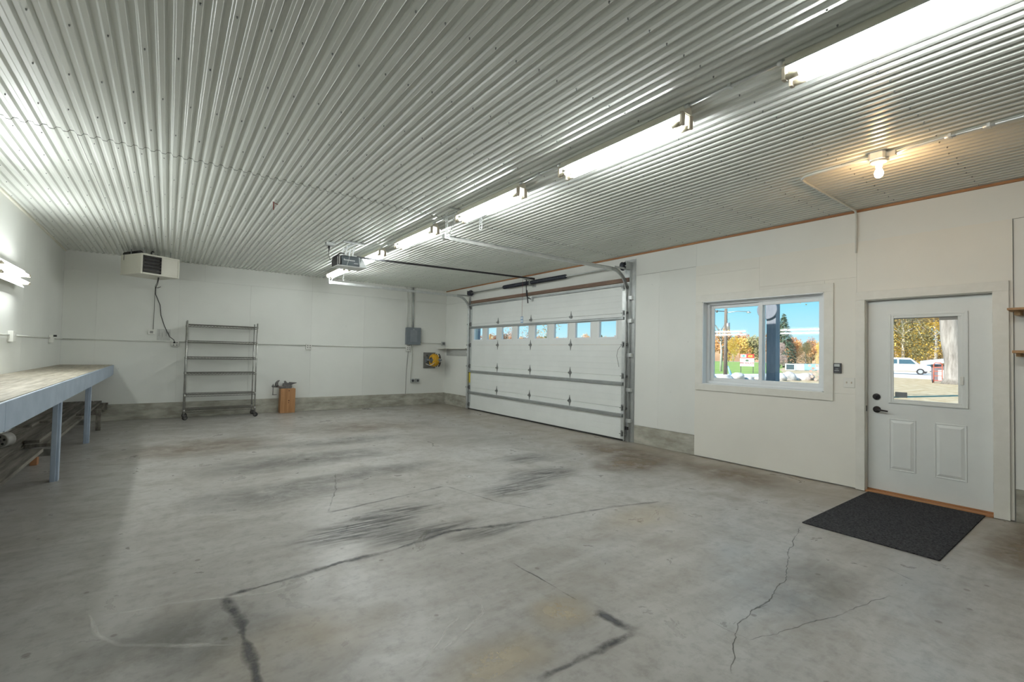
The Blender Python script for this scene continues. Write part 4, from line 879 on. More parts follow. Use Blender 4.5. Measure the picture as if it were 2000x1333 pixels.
MB_ = MB().cyl((5.202, YB - 0.02, 0.66), (5.238, YB - 0.02, 0.66), 0.013, 8); tag(MB_.build('receptacle_nipple', 'galvanised'), 'short pipe joining the two low round receptacles', 'conduit')
hconduit([(5.02, YB - 0.008, 1.40), (4.985, YB - 0.006, 0.9), (4.975, YB - 0.006, 0.30)], 'thin dark cable down the wall from the panel outlet to the curb', 0.006, 'cord_grey', 'wall_cable')

# ---- hose reel on its board
t = thing('hose_reel', (5.63, YB, 0.96), 'wall-mounted reel wound with yellow hose on a dark board', 'hose reel')
MB().box(5.455, 5.80, YB - 0.022, YB - 0.001, 0.965, 1.385).build('backboard', 'reel_board', t, 0.003)
for z in (1.30, 1.22, 1.12): MB().cyl((5.55, YB - 0.022, z), (5.55, YB - 0.034, z), 0.016, 8).build('bolt', 'black_paint', t)
rc = Vector((0, 11.07, 1.185))
MB().box(5.50, 5.56, YB - 0.06, YB - 0.022, 1.12, 1.25).bar((5.53, YB - 0.05, 1.19), (5.53, 11.06, 1.19), 0.02, 0.045).build('bracket_arm', 'panel_grey', t, 0.004)
MB().cyl((5.50, rc.y, rc.z), (5.83, rc.y, rc.z), 0.020, 12).build('axle', 'panel_grey', t)
MB().cyl((5.56, rc.y, rc.z), (5.75, rc.y, rc.z), 0.075, 16).build('drum', 'iron', t)
fl_ = MB()
for a in (45, 135, 225, 315):
    for q in range(-3, 4):
        g = R(a + q * 8); fl_.obox((5.765, rc.y + 0.165 * math.cos(g), rc.z + 0.165 * math.sin(g)), (0.010, 0.04, 0.03), Matrix.Rotation(g, 3, 'X'))
    g = R(a); fl_.bar((5.765, rc.y, rc.z), (5.765, rc.y + 0.16 * math.cos(g), rc.z + 0.16 * math.sin(g)), 0.010, 0.035, (1, 0, 0))
fl_.cyl((5.755, rc.y, rc.z), (5.79, rc.y, rc.z), 0.055, 14).build('flange', 'iron', t)
MB().bar((5.765, rc.y - 0.175, rc.z), (5.765, rc.y + 0.175, rc.z), 0.014, 0.04).bar((5.54, rc.y - 0.10, rc.z + 0.01), (5.80, rc.y - 0.165, rc.z + 0.01), 0.010, 0.035).build('crank_bar', 'panel_grey', t)
pts = []
for lay, rr in enumerate((0.095, 0.118, 0.140)):
    n = 8
    for i in range(n * 14 + 1):
        f = i / (n * 14); xx = (5.575 + 0.165 * f) if lay % 2 == 0 else (5.74 - 0.165 * f); g = 2 * PI * i / 14 + lay
        pts.append((xx, rc.y + rr * math.cos(g), rc.z + rr * math.sin(g)))
MB().tube(pts, 0.0115, 6).build('hose_coil', 'hose_yellow', t)
for xx in (5.64, 5.665):
    MB().tube([(xx + 0.006 * math.sin(3 * g), rc.y + 0.158 * math.cos(g), rc.z + 0.162 * math.sin(g)) for g in [2 * PI * i / 20 for i in range(21)]], 0.010, 6).build('loose_hose', 'hose_yellow', t)
MB().tube([(5.60, 10.92, rc.z - 0.06), (5.56, 10.95, 1.08), (5.52, 11.03, 1.05), (5.49, 11.12, 1.07), (5.475, 11.18, 1.09)], 0.007, 6).build('hose_end', 'device_white', t)

# ---- corner shelf by the garage door
t = thing('corner_shelf', (6.0, 10.7, 1.3), 'narrow white corner shelf with grey strip of painted shade beside the garage door', 'shelf')
MB().box(5.86, XR - 0.001, 10.92, 11.297, 1.493, 1.512).box(6.02, XR - 0.001, 10.11, 10.92, 1.493, 1.512).build('board', 'white_trim', t, 0.002)
MB().box(XR - 0.013, XR - 0.0005, 10.13, 11.20, 1.315, 1.493).build('backing_shade_strip', 'shelf_shadow_board', t)  # strip below the board has the shelf's shade put into its grey

# ---- entry mat
mb = MB().box(4.42, XR - 0.04, 0.842, 1.727, 0.0, 0.010)
tag(mb.build('door_mat', 'mat_fibre', None, 0.003), 'large black ribbed mat lying before the entry door', 'mat')

# ---- wall devices by the window
t = thing('alarm_keypad', (XR - 0.014, 2.017, 1.26), 'small dark wall keypad with pale display beside the window', 'keypad')
kx = XR - 0.0145
MB().box(kx - 0.022, kx, 1.98, 2.054, 1.26, 1.372).build('body', 'keypad_dark', t, 0.003)
MB().box(kx - 0.0235, kx - 0.022, 1.994, 2.047, 1.333, 1.363).build('display', 'lcd_grey', t)
MB().box(kx - 0.0235, kx - 0.022, 2.000, 2.045, 1.286, 1.292).box(kx - 0.0235, kx - 0.022, 2.006, 2.034, 1.305, 1.309).build('button_row', 'lcd_grey', t)
t = thing('light_switch', (XR - 0.014, 1.907, 1.10), 'white two-gang light switch plate between the window and entry door', 'switch')
MB().box(kx - 0.007, kx, 1.856, 1.962, 1.104, 1.214).build('plate', 'device_white', t, 0.003)
for y in (1.886, 1.932): MB().box(kx - 0.015, kx - 0.007, y - 0.005, y + 0.005, 1.150, 1.170).build('toggle', 'socket_plastic', t, 0.001)

# ---- shelves right of the door
t = thing('wall_shelf', (XR, 0.3, 1.85), 'upper bare wood wall shelf at the right edge beside the door', 'shelf', 'bare wood wall shelves')
MB().box(XR - 0.25, XR - 0.001, -0.6, 0.672, 1.872, 1.892).build('board', 'pine_raw', t, 0.002)
MB().box(XR - 0.16, XR - 0.001, 0.60, 0.64, 1.835, 1.872).build('cleat', 'pine', t, 0.002)
t = thing('wall_shelf', (XR, 0.3, 1.5), 'lower bare wood wall shelf at the right edge beside the door', 'shelf', 'bare wood wall shelves')
MB().box(XR - 0.25, XR - 0.001, -0.6, 0.644, 1.498, 1.522).build('board', 'pine_raw', t, 0.002)
MB().box(XR - 0.16, XR - 0.001, 0.60, 0.63, 1.470, 1.498).build('cleat', 'pine', t, 0.002)

# ---- wire shelving rack
t = thing('wire_rack', (0.84, 11.0, 0), 'chrome wire shelving rack on casters with six empty shelves', 'rack')
RX0, RX1, RY0, RY1 = 0.285, 1.47, 10.80, 11.215
for (x, y) in ((RX0, RY0), (RX1 - 0.06, RY0), (RX0, RY1), (RX1 + 0.05, RY1)):
    x = RX0 if x < 0.5 else RX1
    MB().cyl((x, y, 0.11), (x, y, 1.90), 0.0135, 10).lathe([(0.0145, 1.895), (0.014, 1.905), (0.004, 1.91)], (x, y, 0), (0, 0, 1), 10).build('post', 'chrome_wire', t)
    a = 0.5 if x < 0.5 else -0.6
    cd = Vector((math.cos(a), math.sin(a), 0)); c = Vector((x, y, 0.045)) + cd * 0.018; ax = Vector((-cd.y, cd.x, 0))
    cs = MB().box(x - 0.018, x + 0.018, y - 0.018, y + 0.018, 0.085, 0.112).cyl(c - ax * 0.02 + Vector((0, 0, 0.0)), c - ax * 0.014, 0.03, 8).bar(Vector((x, y, 0.09)) - ax * 0.018, c - ax * 0.018, 0.004, 0.03).bar(Vector((x, y, 0.09)) + ax * 0.018, c + ax * 0.018, 0.004, 0.03).build('caster', 'iron', t)
    MB().lathe([(0.020, -0.014), (0.045, -0.012), (0.045, 0.012), (0.020, 0.014)], c, ax, 14).build('wheel', 'black_rubber', cs)
for z in (1.835, 1.52, 1.205, 0.90, 0.485, 0.19):
    mb = MB()
    for zz in (z, z - 0.038):
        for (p, q) in (((RX0, RY0), (RX1, RY0)), ((RX0, RY1), (RX1, RY1)), ((RX0, RY0), (RX0, RY1)), ((RX1, RY0), (RX1, RY1))): mb.cyl((*p, zz), (*q, zz), 0.0042, 5, caps=False)
    for y in (RY0, RY1):
        n = 44; mb.tube([(RX0 + (RX1 - RX0) * i / n, y, z if i % 2 else z - 0.038) for i in range(n + 1)], 0.0042, 4)
    for i in range(1, 56): x = RX0 + (RX1 - RX0) * i / 56; mb.cyl((x, RY0, z + 0.004), (x, RY1, z + 0.004), 0.0026, 4, caps=False)
    for y in (RY0 + 0.13, RY0 + 0.28): mb.cyl((RX0, y, z - 0.003), (RX1, y, z - 0.003), 0.004, 4, caps=False)
    sh = mb.build('wire_shelf', 'shelf_wire', t)
    for x in (RX0, RX1):
        for y in (RY0, RY1): MB().lathe([(0.014, -0.035), (0.019, -0.033), (0.0165, 0.012)], (x, y, z), (0, 0, 1), 8).build('collar', 'chrome_wire', sh)

# ---- wooden block and vise
t = thing('wooden_block', (2.14, 11.18, 0), 'upright reddish timber block standing against the back wall', 'block')
MB().box(1.995, 2.295, 11.075, 11.275, 0.0, 0.532).build('timber', 'stump_wood', t, 0.006)
for (x, z, r_) in ((2.165, 0.485, 0.013), (2.165, 0.27, 0.015), (2.16, 0.225, 0.011)): MB().cyl((x, 11.0745, z), (x, 11.08, z), r_, 10).build('knot', 'stump_knot', t)
t = thing('anvil_vise', (2.10, 11.17, 0.532), 'old cast iron anvil vise clamped on the wooden block', 'vise')
vy = 11.17
MB().prism([(1.98, 0.532), (2.22, 0.532), (2.235, 0.59), (2.20, 0.60), (2.07, 0.60), (2.03, 0.575), (1.98, 0.575)], 'y', vy - 0.055, vy + 0.055).build('base', 'iron', t, 0.006)
MB().prism([(1.94, 0.555), (2.06, 0.558), (2.06, 0.585), (1.94, 0.585)], 'y', vy - 0.03, vy + 0.03).build('slide_bar', 'rusty_iron', t, 0.004)
MB().prism([(2.05, 0.59), (2.055, 0.64), (2.085, 0.655), (2.075, 0.69), (2.085, 0.70), (2.105, 0.70), (2.11, 0.68), (2.14, 0.655), (2.16, 0.63), (2.15, 0.60)], 'y', vy - 0.045, vy + 0.045).build('fixed_jaw', 'iron', t, 0.006)
MB().prism([(2.10, 0.60), (2.13, 0.65), (2.22, 0.655), (2.24, 0.60)], 'y', vy - 0.035, vy + 0.035).build('anvil_body', 'iron', t, 0.004)
MB().cyl((2.18, vy, 0.636), (2.33, vy, 0.650), 0.036, 12, 0.006).build('anvil_horn', 'iron', t)
MB().tube([(1.945, vy, 0.57), (1.925, vy, 0.61), (1.928, vy, 0.65), (1.95, vy, 0.69), (1.985, vy, 0.71)], 0.03, 8, [0.036, 0.036, 0.030, 0.022, 0.008]).build('curved_jaw', 'iron', t)
MB().cyl((1.96, vy, 0.57), (1.86, vy, 0.575), 0.014, 10).lathe([(0.014, -0.02), (0.026, -0.012), (0.026, 0.016), (0.014, 0.024)], (1.86, vy, 0.582), (0, 0, 1), 10).build('screw', 'iron', t)
MB().cyl((1.86, vy, 0.615), (1.86, vy, 0.395), 0.0065, 8).lathe([(0.004, 0), (0.012, 0.008), (0.004, 0.018)], (1.86, vy, 0.613), (0, 0, 1), 8).cyl((1.85, vy, 0.398), (1.935, vy, 0.400), 0.0065, 8).build('handle', 'iron', t)

# ---- workbench along the left wall
t = thing('workbench', (-1.16, 6.9, 0), 'long blue-painted workbench with worn wood top along the left wall', 'workbench')
BF = -0.812
ya = [2.2, 3.9, 6.72, 9.0, 11.285]
for a, b_ in zip([2.2, 4.6, 7.04, 9.48], [4.6, 7.04, 9.48, 11.285]): MB().box(XL + 0.002, -1.122, a + 0.002, b_ - 0.002, 1.018, 1.040).build('top_board', 'bench_top', t, 0.001)
for a, b_ in zip([2.2, 5.5, 8.0], [5.5, 8.0, 11.285]): MB().box(-1.118, BF, a + 0.002, b_ - 0.002, 1.018, 1.0405).build('top_board', 'bench_top', t, 0.001)
for (a, b_) in ((2.2, 4.16), (4.165, 11.0)): MB().box(BF, BF + 0.022, a, b_, 0.850 if a > 3 else 0.858, 1.036).build('apron_board', 'bench_paint', t, 0.003)
MB().box(BF - 0.02, BF + 0.02, 11.0, 11.285, 0.858, 1.034).build('apron_board', 'bench_paint', t, 0.003)
for y in (2.4, 4.33, 6.60, 8.91): MB().box(BF - 0.105, BF - 0.064, y - 0.045, y + 0.045, 0.0, 0.95).box(BF - 0.064, BF - 0.045, y - 0.03, y + 0.045, 0.0, 1.0).build('leg', 'bench_paint', t, 0.003)
for y in (2.4, 4.33, 6.60, 8.91): MB().box(XL + 0.02, BF - 0.002, y + 0.046, y + 0.084, 0.93, 1.018).build('crosspiece', 'pale_lumber', t)
MB().box(XL + 0.019, XL + 0.06, 2.2, 11.28, 0.93, 1.018).build('wall_ledger', 'pale_lumber', t)
# ---- low plank shelf under the bench
t = thing('low_plank_shelf', (-1.2, 8.0, 0), 'low shelf of old grey planks under the workbench', 'shelf')
for y in (4.40, 6.67, 8.98): MB().box(XL + 0.03, BF - 0.107, y, y + 0.04, 0.25, 0.322).build('crossbar', 'pale_lumber', t, 0.002)
MB().box(XL + 0.03, -0.845, 11.14, 11.24, 0.222, 0.348).build('crossbar', 'old_plank', t, 0.004)
for (x0, x1, y0, y1, z) in ((-1.475, -1.335, 3.0, 8.2, 0.322), (-1.33, -1.175, 3.4, 8.6, 0.322), (-1.475, -1.33, 8.23, 11.27, 0.345), (-1.325, -1.18, 8.63, 11.27, 0.348), (-1.168, -1.052, 6.9, 11.25, 0.352), (-1.042, -0.935, 9.25, 11.26, 0.350),
                            (-1.155, -0.955, 6.82, 9.13, 0.322), (-1.165, -0.965, 3.1, 6.52, 0.322)):
    MB().box(x0, x1, y0, y1, z, z + 0.034).build('plank', 'old_plank', t, 0.003)
MB().box(-0.905, -0.842, 10.11, 10.15, 0.0, 0.345).build('short_leg', 'old_plank', t, 0.003)
MB().box(-1.46, -0.86, 10.10, 10.18, 0.262, 0.348).build('crossbar', 'old_plank', t, 0.003)
MB().box(-1.44, -1.38, 10.10, 10.15, 0.0, 0.262).build('short_leg', 'old_plank', t, 0.003)
mb = MB().box(-1.225, -1.165, 7.55, 7.65, 0.0, 0.125)
tag(mb.build('wood_offcut', 'orange_block', None, 0.003), 'small orange wood offcut on the floor under the plank shelf', 'wood block')
t = thing('pulley_drum', (-1.29, 6.75, 0.356), 'round pale drum with five holes lying on the plank shelf', 'drum')
ax = Vector((-0.36, -0.93, 0)).normalized(); c0 = Vector((-1.265, 6.78, 0.356 + 0.075))
MB().lathe([(0.050, 0), (0.072, 0.0), (0.075, 0.010), (0.068, 0.018), (0.068, 0.085), (0.075, 0.092), (0.075, 0.108), (0.062, 0.108), (0.060, 0.096)], c0, ax, 22).build('rim', 'pale_lumber', t)
MB().cyl(c0 + ax * 0.088, c0 + ax * 0.098, 0.060, 20).build('face', 'device_grey', t)
sv = ax.cross(Vector((0, 0, 1)))
for i in range(5):
    g = 2 * PI * i / 5 + 0.3; q = c0 + ax * 0.097 + (sv * math.cos(g) + Vector((0, 0, 1)) * math.sin(g)) * 0.037
    MB().cyl(q, q + ax * 0.002, 0.012, 10).build('hole', 'cord_black', t)
MB().cyl(c0 + ax * 0.09, c0 + ax * 0.112, 0.014, 10).build('hub', 'iron', t)

# ================================================================== OUTDOORS (seen through the glass)
GZ0 = -0.15
gr = MB().add([(XR + 0.17, -160, GZ0), (700, -160, GZ0), (700, 700, GZ0), (XR + 0.17, 700, GZ0)], [(0, 1, 2, 3)]).add([(-300, -160, GZ0 - 0.01), (XR + 0.2, -160, GZ0 - 0.01), (XR + 0.2, 700, GZ0 - 0.01), (-300, 700, GZ0 - 0.01)], [(0, 1, 2, 3)]).build('ground', 'ground_leaves'); tag(gr, kind='structure')
def patch(name, poly, m, z):
    return tag(MB().prism(poly, 'z', GZ0 - 0.01, GZ0 + z).build(name, m), kind='structure')
patch('lawn', [(42.5, 24.6), (49.3, 23.3), (59, 25.2), (76, 33), (150, 62), (205, 95), (230, 180), (150, 300), (40, 190), (20, 90), (24, 40)], 'lawn_green', 0.02)
patch('path_1', [(34.7, 20.2), (47.5, 18.2), (56, 21.6), (55, 23.8), (42.5, 24.4), (37.7, 21.9)], 'pale_road', 0.015)
patch('road_1', [(205, 96), (225, 96), (255, 180), (170, 310), (155, 300), (232, 180)], 'pale_road', 0.03)
patch('road_2', [(56, 8), (70, 6), (96, 10), (96, 26), (70, 21), (58, 14)], 'pale_road', 0.02)
hv = []; hf = []
nb = 60
for i in range(nb + 1):
    b_ = R(18 + 72 * i / nb); 
    for (dd, zz) in ((262, 0), (285, 9), (320, 15.5), (370, 17)):
        hgt = zz * (0.85 if i < 28 else 1.0) * (0.80 + 0.25 * noise.noise(Vector((i * 0.22, zz * 0.3, 3.1)))) * (1.0 if i < 34 else max(0.35, 1 - 0.022 * (i - 34)))
        hv.append((dd * math.sin(b_), dd * math.cos(b_), GZ0 + hgt))
for i in range(nb):
    for j in range(3): a = i * 4 + j; hf.append((a, a + 4, a + 5, a + 1))
tag(MB().add(hv, hf, True).build('hillside', 'hill_brown'), kind='structure')
# posts standing along the garage front
t = tag(MB().box(7.925, 8.075, 3.495, 3.645, GZ0, 2.95).build('timber_post', 'post_wood', None, 0.006), 'dark grey timber post standing outside the window', 'post', 'timber posts outside')
tag(MB().box(7.925, 8.075, 12.60, 12.75, GZ0, 2.95).build('timber_post', 'post_wood', None, 0.006), 'dark timber post seen through the farthest garage door pane', 'post', 'timber posts outside')
t = thing('wall_thermometer', (7.90, 3.622, 2.06), 'round pale dial fixed to the timber post outside the window', 'dial')
MB().cyl((7.924, 3.622, 2.215), (7.895, 3.622, 2.215), 0.155, 32).build('dial', 'dial_grey', t, 0.003)
MB().lathe([(0.150, 0), (0.160, -0.004), (0.160, -0.03), (0.150, -0.034)], (7.924, 3.622, 2.215), (1, 0, 0), 32).build('rim', 'post_wood', t)

def ico(r, sub, seed, sq=(1, 1, 1), amp=0.25, fr=1.3):
    bm = bmesh.new(); bmesh.ops.create_icosphere(bm, subdivisions=sub, radius=1.0)
    vs = []
    for v in bm.verts:
        k_ = 1 + amp * noise.noise(v.co * fr + Vector((seed * 3.7, seed, 0))); vs.append(Vector((v.co.x * sq[0], v.co.y * sq[1], v.co.z * sq[2])) * k_ * r)
    bm.verts.index_update(); fs = [[v.index for v in f.verts] for f in bm.faces]; bm.free()
    return vs, fs
bl_names = ['leftmost small white boulder in the row outside the window', 'long pale boulder behind the utility pole base', 'large rounded pale boulder outside, second from the pole', 'low pale boulder left of the sign post foot', 'flat boulder just left of the timber post',
            'boulder just right of the timber post', 'tall pale boulder below the outdoor bins', 'small low boulder between two larger ones right of the post', 'wide pale boulder beside the log stack', 'last grey boulder against the log stack']
for i, (x, y, r_, q) in enumerate(((29.9, 17.35, 0.42, 0.8), (31.0, 17.0, 0.62, 0.62), (32.2, 16.75, 0.56, 0.85), (33.2, 16.4, 0.42, 0.62), (34.2, 16.1, 0.46, 0.6), (36.0, 15.6, 0.55, 0.8), (37.6, 15.65, 0.60, 0.95), (38.5, 15.5, 0.36, 0.6), (39.4, 15.25, 0.62, 0.75), (40.3, 15.3, 0.5, 0.9))):
    r_ *= 0.8; vs, fs = ico(r_, 3, i + 1, (1.25, 1.0, q), 0.35)
    tag(MB().add([v + Vector((x, y, GZ0 + r_ * q * 0.45)) for v in vs], fs, True).build('boulder', 'boulder_rock'), bl_names[i], 'boulder', 'boulders along the drive')

# leafy crown meshes shared by the trees
def crown_mesh(name, seed, nq, w_, h_, z0, size):
    rnd = random.Random(seed); vs = []; fs = []
    lobes = [(rnd.uniform(-0.45, 0.45), rnd.uniform(-0.45, 0.45), rnd.uniform(0.2, 0.85), rnd.uniform(0.28, 0.5)) for _ in range(9)]
    for i in range(nq):
        lx, ly, lz, lr = lobes[i % 9]
        v = Vector((rnd.gauss(0, 1), rnd.gauss(0, 1), rnd.gauss(0, 1))).normalized() * lr * rnd.uniform(0.6, 1.0)
        c = Vector(((lx + v.x) * w_ / 2, (ly + v.y) * w_ / 2, z0 + max(0.02, (lz + v.z * 0.6)) * h_))
        a = Vector((rnd.gauss(0, 1), rnd.gauss(0, 1), rnd.gauss(0, 1))).normalized(); b_ = a.orthogonal().normalized(); s_ = size * rnd.uniform(0.6, 1.4)
        o = len(vs); vs += [c + a * s_, c + b_ * s_ * 0.7, c - a * s_, c - b_ * s_ * 0.7]; fs.append((o, o + 1, o + 2, o + 3))
    me = bpy.data.meshes.new(name); me.from_pydata([tuple(v) for v in vs], [], fs); return me
def trunk_mesh(name, seed, h_, r_, nb=6):
    rnd = random.Random(seed); mb = MB()
    mb.tube([(0, 0, 0), (rnd.uniform(-.15, .15), rnd.uniform(-.15, .15), h_ * 0.4), (rnd.uniform(-.3, .3), rnd.uniform(-.3, .3), h_ * 0.85)], r_, 7, [r_, r_ * 0.75, r_ * 0.3])
    for i in range(nb):
        g = rnd.uniform(0, 2 * PI); z = h_ * rnd.uniform(0.25, 0.7); L = h_ * rnd.uniform(0.2, 0.35)
        mb.tube([(0, 0, z), (L * 0.5 * math.cos(g), L * 0.5 * math.sin(g), z + L * 0.45), (L * 0.8 * math.cos(g), L * 0.8 * math.sin(g), z + L)], r_, 5, [r_ * 0.4, r_ * 0.25, r_ * 0.08])
    return mb.mesh(name)
CR = [crown_mesh('crown', i, 2200, 9.5, 12.6, 0.6, 0.30) for i in range(4)]
CD = [crown_mesh('crown', 20 + i, 9000, 9.0, 12.0, 1.0, 0.12) for i in range(3)]
TK = [trunk_mesh('trunk', i, 11, 0.22) for i in range(3)]
def tree(bearing, dist, sc_, m, label, group, crowns=CR, bark='bark_pale', name='autumn_tree'):
    b_ = R(bearing); r_ = random.random
    t = thing(name, (dist * math.sin(b_), dist * math.cos(b_), GZ0), label, 'tree', group, rot=(0, 0, r_() * 6.28)); t.scale = (sc_, sc_, sc_ * (0.85 + 0.3 * r_()))
    for me, mt, nm in ((random.choice(crowns), m, 'crown'), (random.choice(TK), bark, 'trunk')):
        o = bpy.data.objects.new(nm, me); C.objects.link(o); o.parent = t
        if not me.materials: me.materials.append(None)
        o.material_slots[0].link = 'OBJECT'; o.material_slots[0].material = M[mt]
    return t
kinds = [('leaf_orange', 'orange'), ('leaf_yellow', 'yellow'), ('leaf_rust', 'rust red'), ('leaf_mauve', 'half bare brown'), ('leaf_olive', 'olive green')]
def kind_at(i, ws): return kinds[random.choices(range(5), ws)[0]]
for i in range(58):
    b_ = 29 + 45 * i / 57 + random.uniform(-0.5, 0.5); m, nm = kind_at(i, (5, 4, 2, 2, 1.2) if b_ > 52 else (4, 1, 4, 3, 1))
    tree(b_, random.uniform(228, 250), random.uniform(0.9, 1.15) * (0.85 if b_ < 52 else 1.0 if b_ < 66 else 0.8), m, nm + ' tree in the distant autumn tree line', 'distant tree line ' + nm)
for i in range(30):
    b_ = 30 + 43 * i / 29 + random.uniform(-0.6, 0.6); m, nm = kind_at(i, (2, 0.6, 3, 4, 0.5))
    tree(b_, random.uniform(275, 300), random.uniform(1.0, 1.25) * (0.80 if b_ < 52 else 1.0 if b_ < 64 else 0.7), m, nm + ' tree high on the far hillside', 'hillside trees ' + nm)
for i in range(13):
    b_ = 74.3 + 9.5 * i / 12 + random.uniform(-0.2, 0.2)
    tree(b_, 112 + 10 * (i % 3), random.uniform(1.15, 1.4), ('leaf_yellow', 'leaf_gold', 'leaf_yellow', 'leaf_olive' if i == 3 else 'leaf_gold')[i % 4], ('yellow', 'golden', 'yellow', 'olive green' if i == 3 else 'golden')[i % 4] + ' tree behind the white van, seen through the door glass', 'trees behind the van ' + ('yellow', 'golden', 'yellow', 'olive' if i == 3 else 'golden')[i % 4], CD)
for b_, ds, sc_, m, lb in ((36.0, 70, 0.60, 'leaf_rust', 'thin rust-leaved tree seen through the second garage door pane'), (38.6, 66, 0.55, 'leaf_mauve', 'nearly bare tree seen through the third garage door pane'), (41.0, 74, 0.60, 'leaf_orange', 'thin orange-leaved tree seen through the fourth garage door pane')):
    tree(b_, ds, sc_, m, lb, None, [crown_mesh('crown', int(b_ * 10), 420, 8, 10, 2, 0.16)], 'bark_grey')
for b_, ds, sc_, m, lb in ((68.9, 104, 0.43, 'leaf_olive', 'rounded pale shrub-like tree right of the spruce outside'), (66.6, 100, 0.36, 'leaf_mauve', 'small bare brown tree at the foot of the spruce'), (70.6, 120, 0.50, 'leaf_yellow', 'yellow tree above the outdoor bins')):
    tree(b_, ds, sc_, m, lb, None, CD, 'bark_grey')
# spruce
t = thing('spruce_tree', (97.0, 41.3, GZ0), 'dark green spruce rising right of the timber post', 'tree')
rnd = random.Random(5); vs = []; fs = []
for i in range(2600):
    f = rnd.random() ** 0.7; z = 1.0 + (1 - f) * 9.6; r_ = 0.15 + f * 3.4 * rnd.uniform(0.55, 1); g = rnd.uniform(0, 6.28)
    c = Vector((r_ * math.cos(g), r_ * math.sin(g), z - 0.25 * r_)); o = Vector((math.cos(g), math.sin(g), -0.35)).normalized(); s_ = Vector((-math.sin(g), math.cos(g), 0)); q = 0.34
    n0 = len(vs); vs += [c + o * q, c + s_ * q * 0.4, c - o * q, c - s_ * q * 0.4]; fs.append((n0, n0 + 1, n0 + 2, n0 + 3))
MB().add(vs, fs).build('foliage', 'needle_green', t, local=True)
MB().cyl((0, 0, 0), (0, 0, 10.6), 0.2, 8, 0.03).build('trunk', 'bark_grey', t, local=True)
# bare tree by the pole
def bare(name, loc, h_, r_, label, seed, m='bark_pale'):
    t = thing(name, loc, label, 'tree'); rnd = random.Random(seed); mb = MB(); tr_ = MB()
    tr_.tube([(0, 0, 0), (0.05, 0, h_ * 0.45), (-0.1, 0.1, h_ * 0.95)], r_, 8, [r_, r_ * 0.7, r_ * 0.2]).build('trunk', m, t, local=True)
    for i in range(16):
        g = rnd.uniform(0, 6.28); z = h_ * rnd.uniform(0.45, 0.9); L = h_ * rnd.uniform(0.12, 0.25)
        p = [Vector((0, 0, z)), Vector((L * .5 * math.cos(g), L * .5 * math.sin(g), z + L * .5)), Vector((L * .8 * math.cos(g), L * .8 * math.sin(g), z + L))]
        mb.tube(p, r_, 5, [r_ * 0.35, r_ * 0.2, r_ * 0.06])
        for j in range(3):
            g2 = g + rnd.uniform(-1, 1); s_ = p[1] + (p[2] - p[1]) * rnd.random(); mb.tube([s_, s_ + Vector((math.cos(g2), math.sin(g2), 0.8)) * L * 0.35], r_, 4, [r_ * 0.12, r_ * 0.04])
    mb.build('branches', 'bark_grey', t, local=True); return t
bare('bare_tree', (52.0, 29.0, GZ0), 5.4, 0.16, 'bare pale-barked tree left of the utility pole', 11)
# utility pole
t = thing('utility_pole', (39.1, 21.4, GZ0), 'weathered utility pole with a street lamp arm outside the window', 'pole')
MB().cyl((39.1, 21.4, GZ0), (39.1, 21.4, 5.75), 0.17, 12, 0.12).build('pole', 'pole_wood', t)
MB().tube([(39.1, 21.4, 5.4), (39.6, 20.6, 5.50), (40.1, 19.9, 5.46)], 0.035, 6).build('lamp_arm', 'galvanised', t)
MB().lathe([(0.05, 0.12), (0.10, 0.06), (0.20, -0.02), (0.16, -0.05)], (40.1, 19.9, 5.40), (0, 0, 1), 12).build('lamp_head', 'galvanised', t)
MB().tube([(39.1, 21.4, 5.5), (38.6, 22.1, 5.55), (38.35, 22.5, 5.62)], 0.035, 6).cyl((38.4, 22.4, 5.45), (38.4, 22.4, 5.70), 0.11, 10).cyl((38.7, 22.0, 5.42), (38.7, 22.0, 5.62), 0.08, 10).build('insulator_bracket', 'iron', t)
MB().cyl((39.2, 21.25, 3.9), (39.2, 21.25, 4.5), 0.16, 12).build('transformer', 'galvanised', t)
MB().cyl((39.35, 21.0, GZ0), (39.2, 21.25, 0.75), 0.13, 8, 0.05).build('guy_guard', 'bin_blue', t)
# roadside sign
sa = Vector((-0.42, 0.90, 0)).normalized() * -1   # reading direction, left to right from the building
sc0 = Vector((50.2, 24.6, 0)) - sa * 0.42; nrm = Vector((-sa.y, sa.x, 0)); nrm = nrm if nrm.x < 0 else -nrm
t = thing('road_sign', (50.2, 24.6, GZ0), 'red and white roadside sign on two posts across the lawn', 'sign')
Rm = Matrix((sa, -nrm, Vector((0, 0, 1)))).transposed()
K = 0.82
def sp(u, v, d_=0): return sc0 + sa * u * K + Vector((0, 0, 0.12 + v * K)) + nrm * d_
for u in (-0.72, 0.72): MB().obox(sc0 + sa * u * K + Vector((0, 0, 0.35)), (0.07, 0.07, 1.0), Rm).build('post', 'iron', t)
MB().obox(sp(0, 1.10), (1.66 * K, 0.10, 1.06 * K), Rm).build('lower_board', 'sign_white', t)
MB().obox(sp(0, 1.92), (1.66 * K, 0.12, 0.52 * K), Rm).build('header_board', 'sign_red', t)
MB().obox(sp(-0.43, 1.92, 0.065), (0.68 * K, 0.02, 0.38 * K), Rm).build('header_panel', 'sign_white', t)
MB().cyl(sp(-0.40, 1.92, 0.074), sp(-0.40, 1.92, 0.082), 0.12, 16).build('emblem', 'sign_teal', t)
mb = MB()
for (u, v, L) in ((0.26, 2.0, 0.2), (0.52, 2.0, 0.22), (0.22, 1.83, 0.22), (0.5, 1.83, 0.26)): mb.obox(sp(u, v, 0.064), (L * K, 0.01, 0.10 * K), Rm)
mb.build('header_lettering', 'sign_yellow', t)
vs, fs = ico(0.14, 2, 4, (1.2, 0.12, 0.7), 0.3)
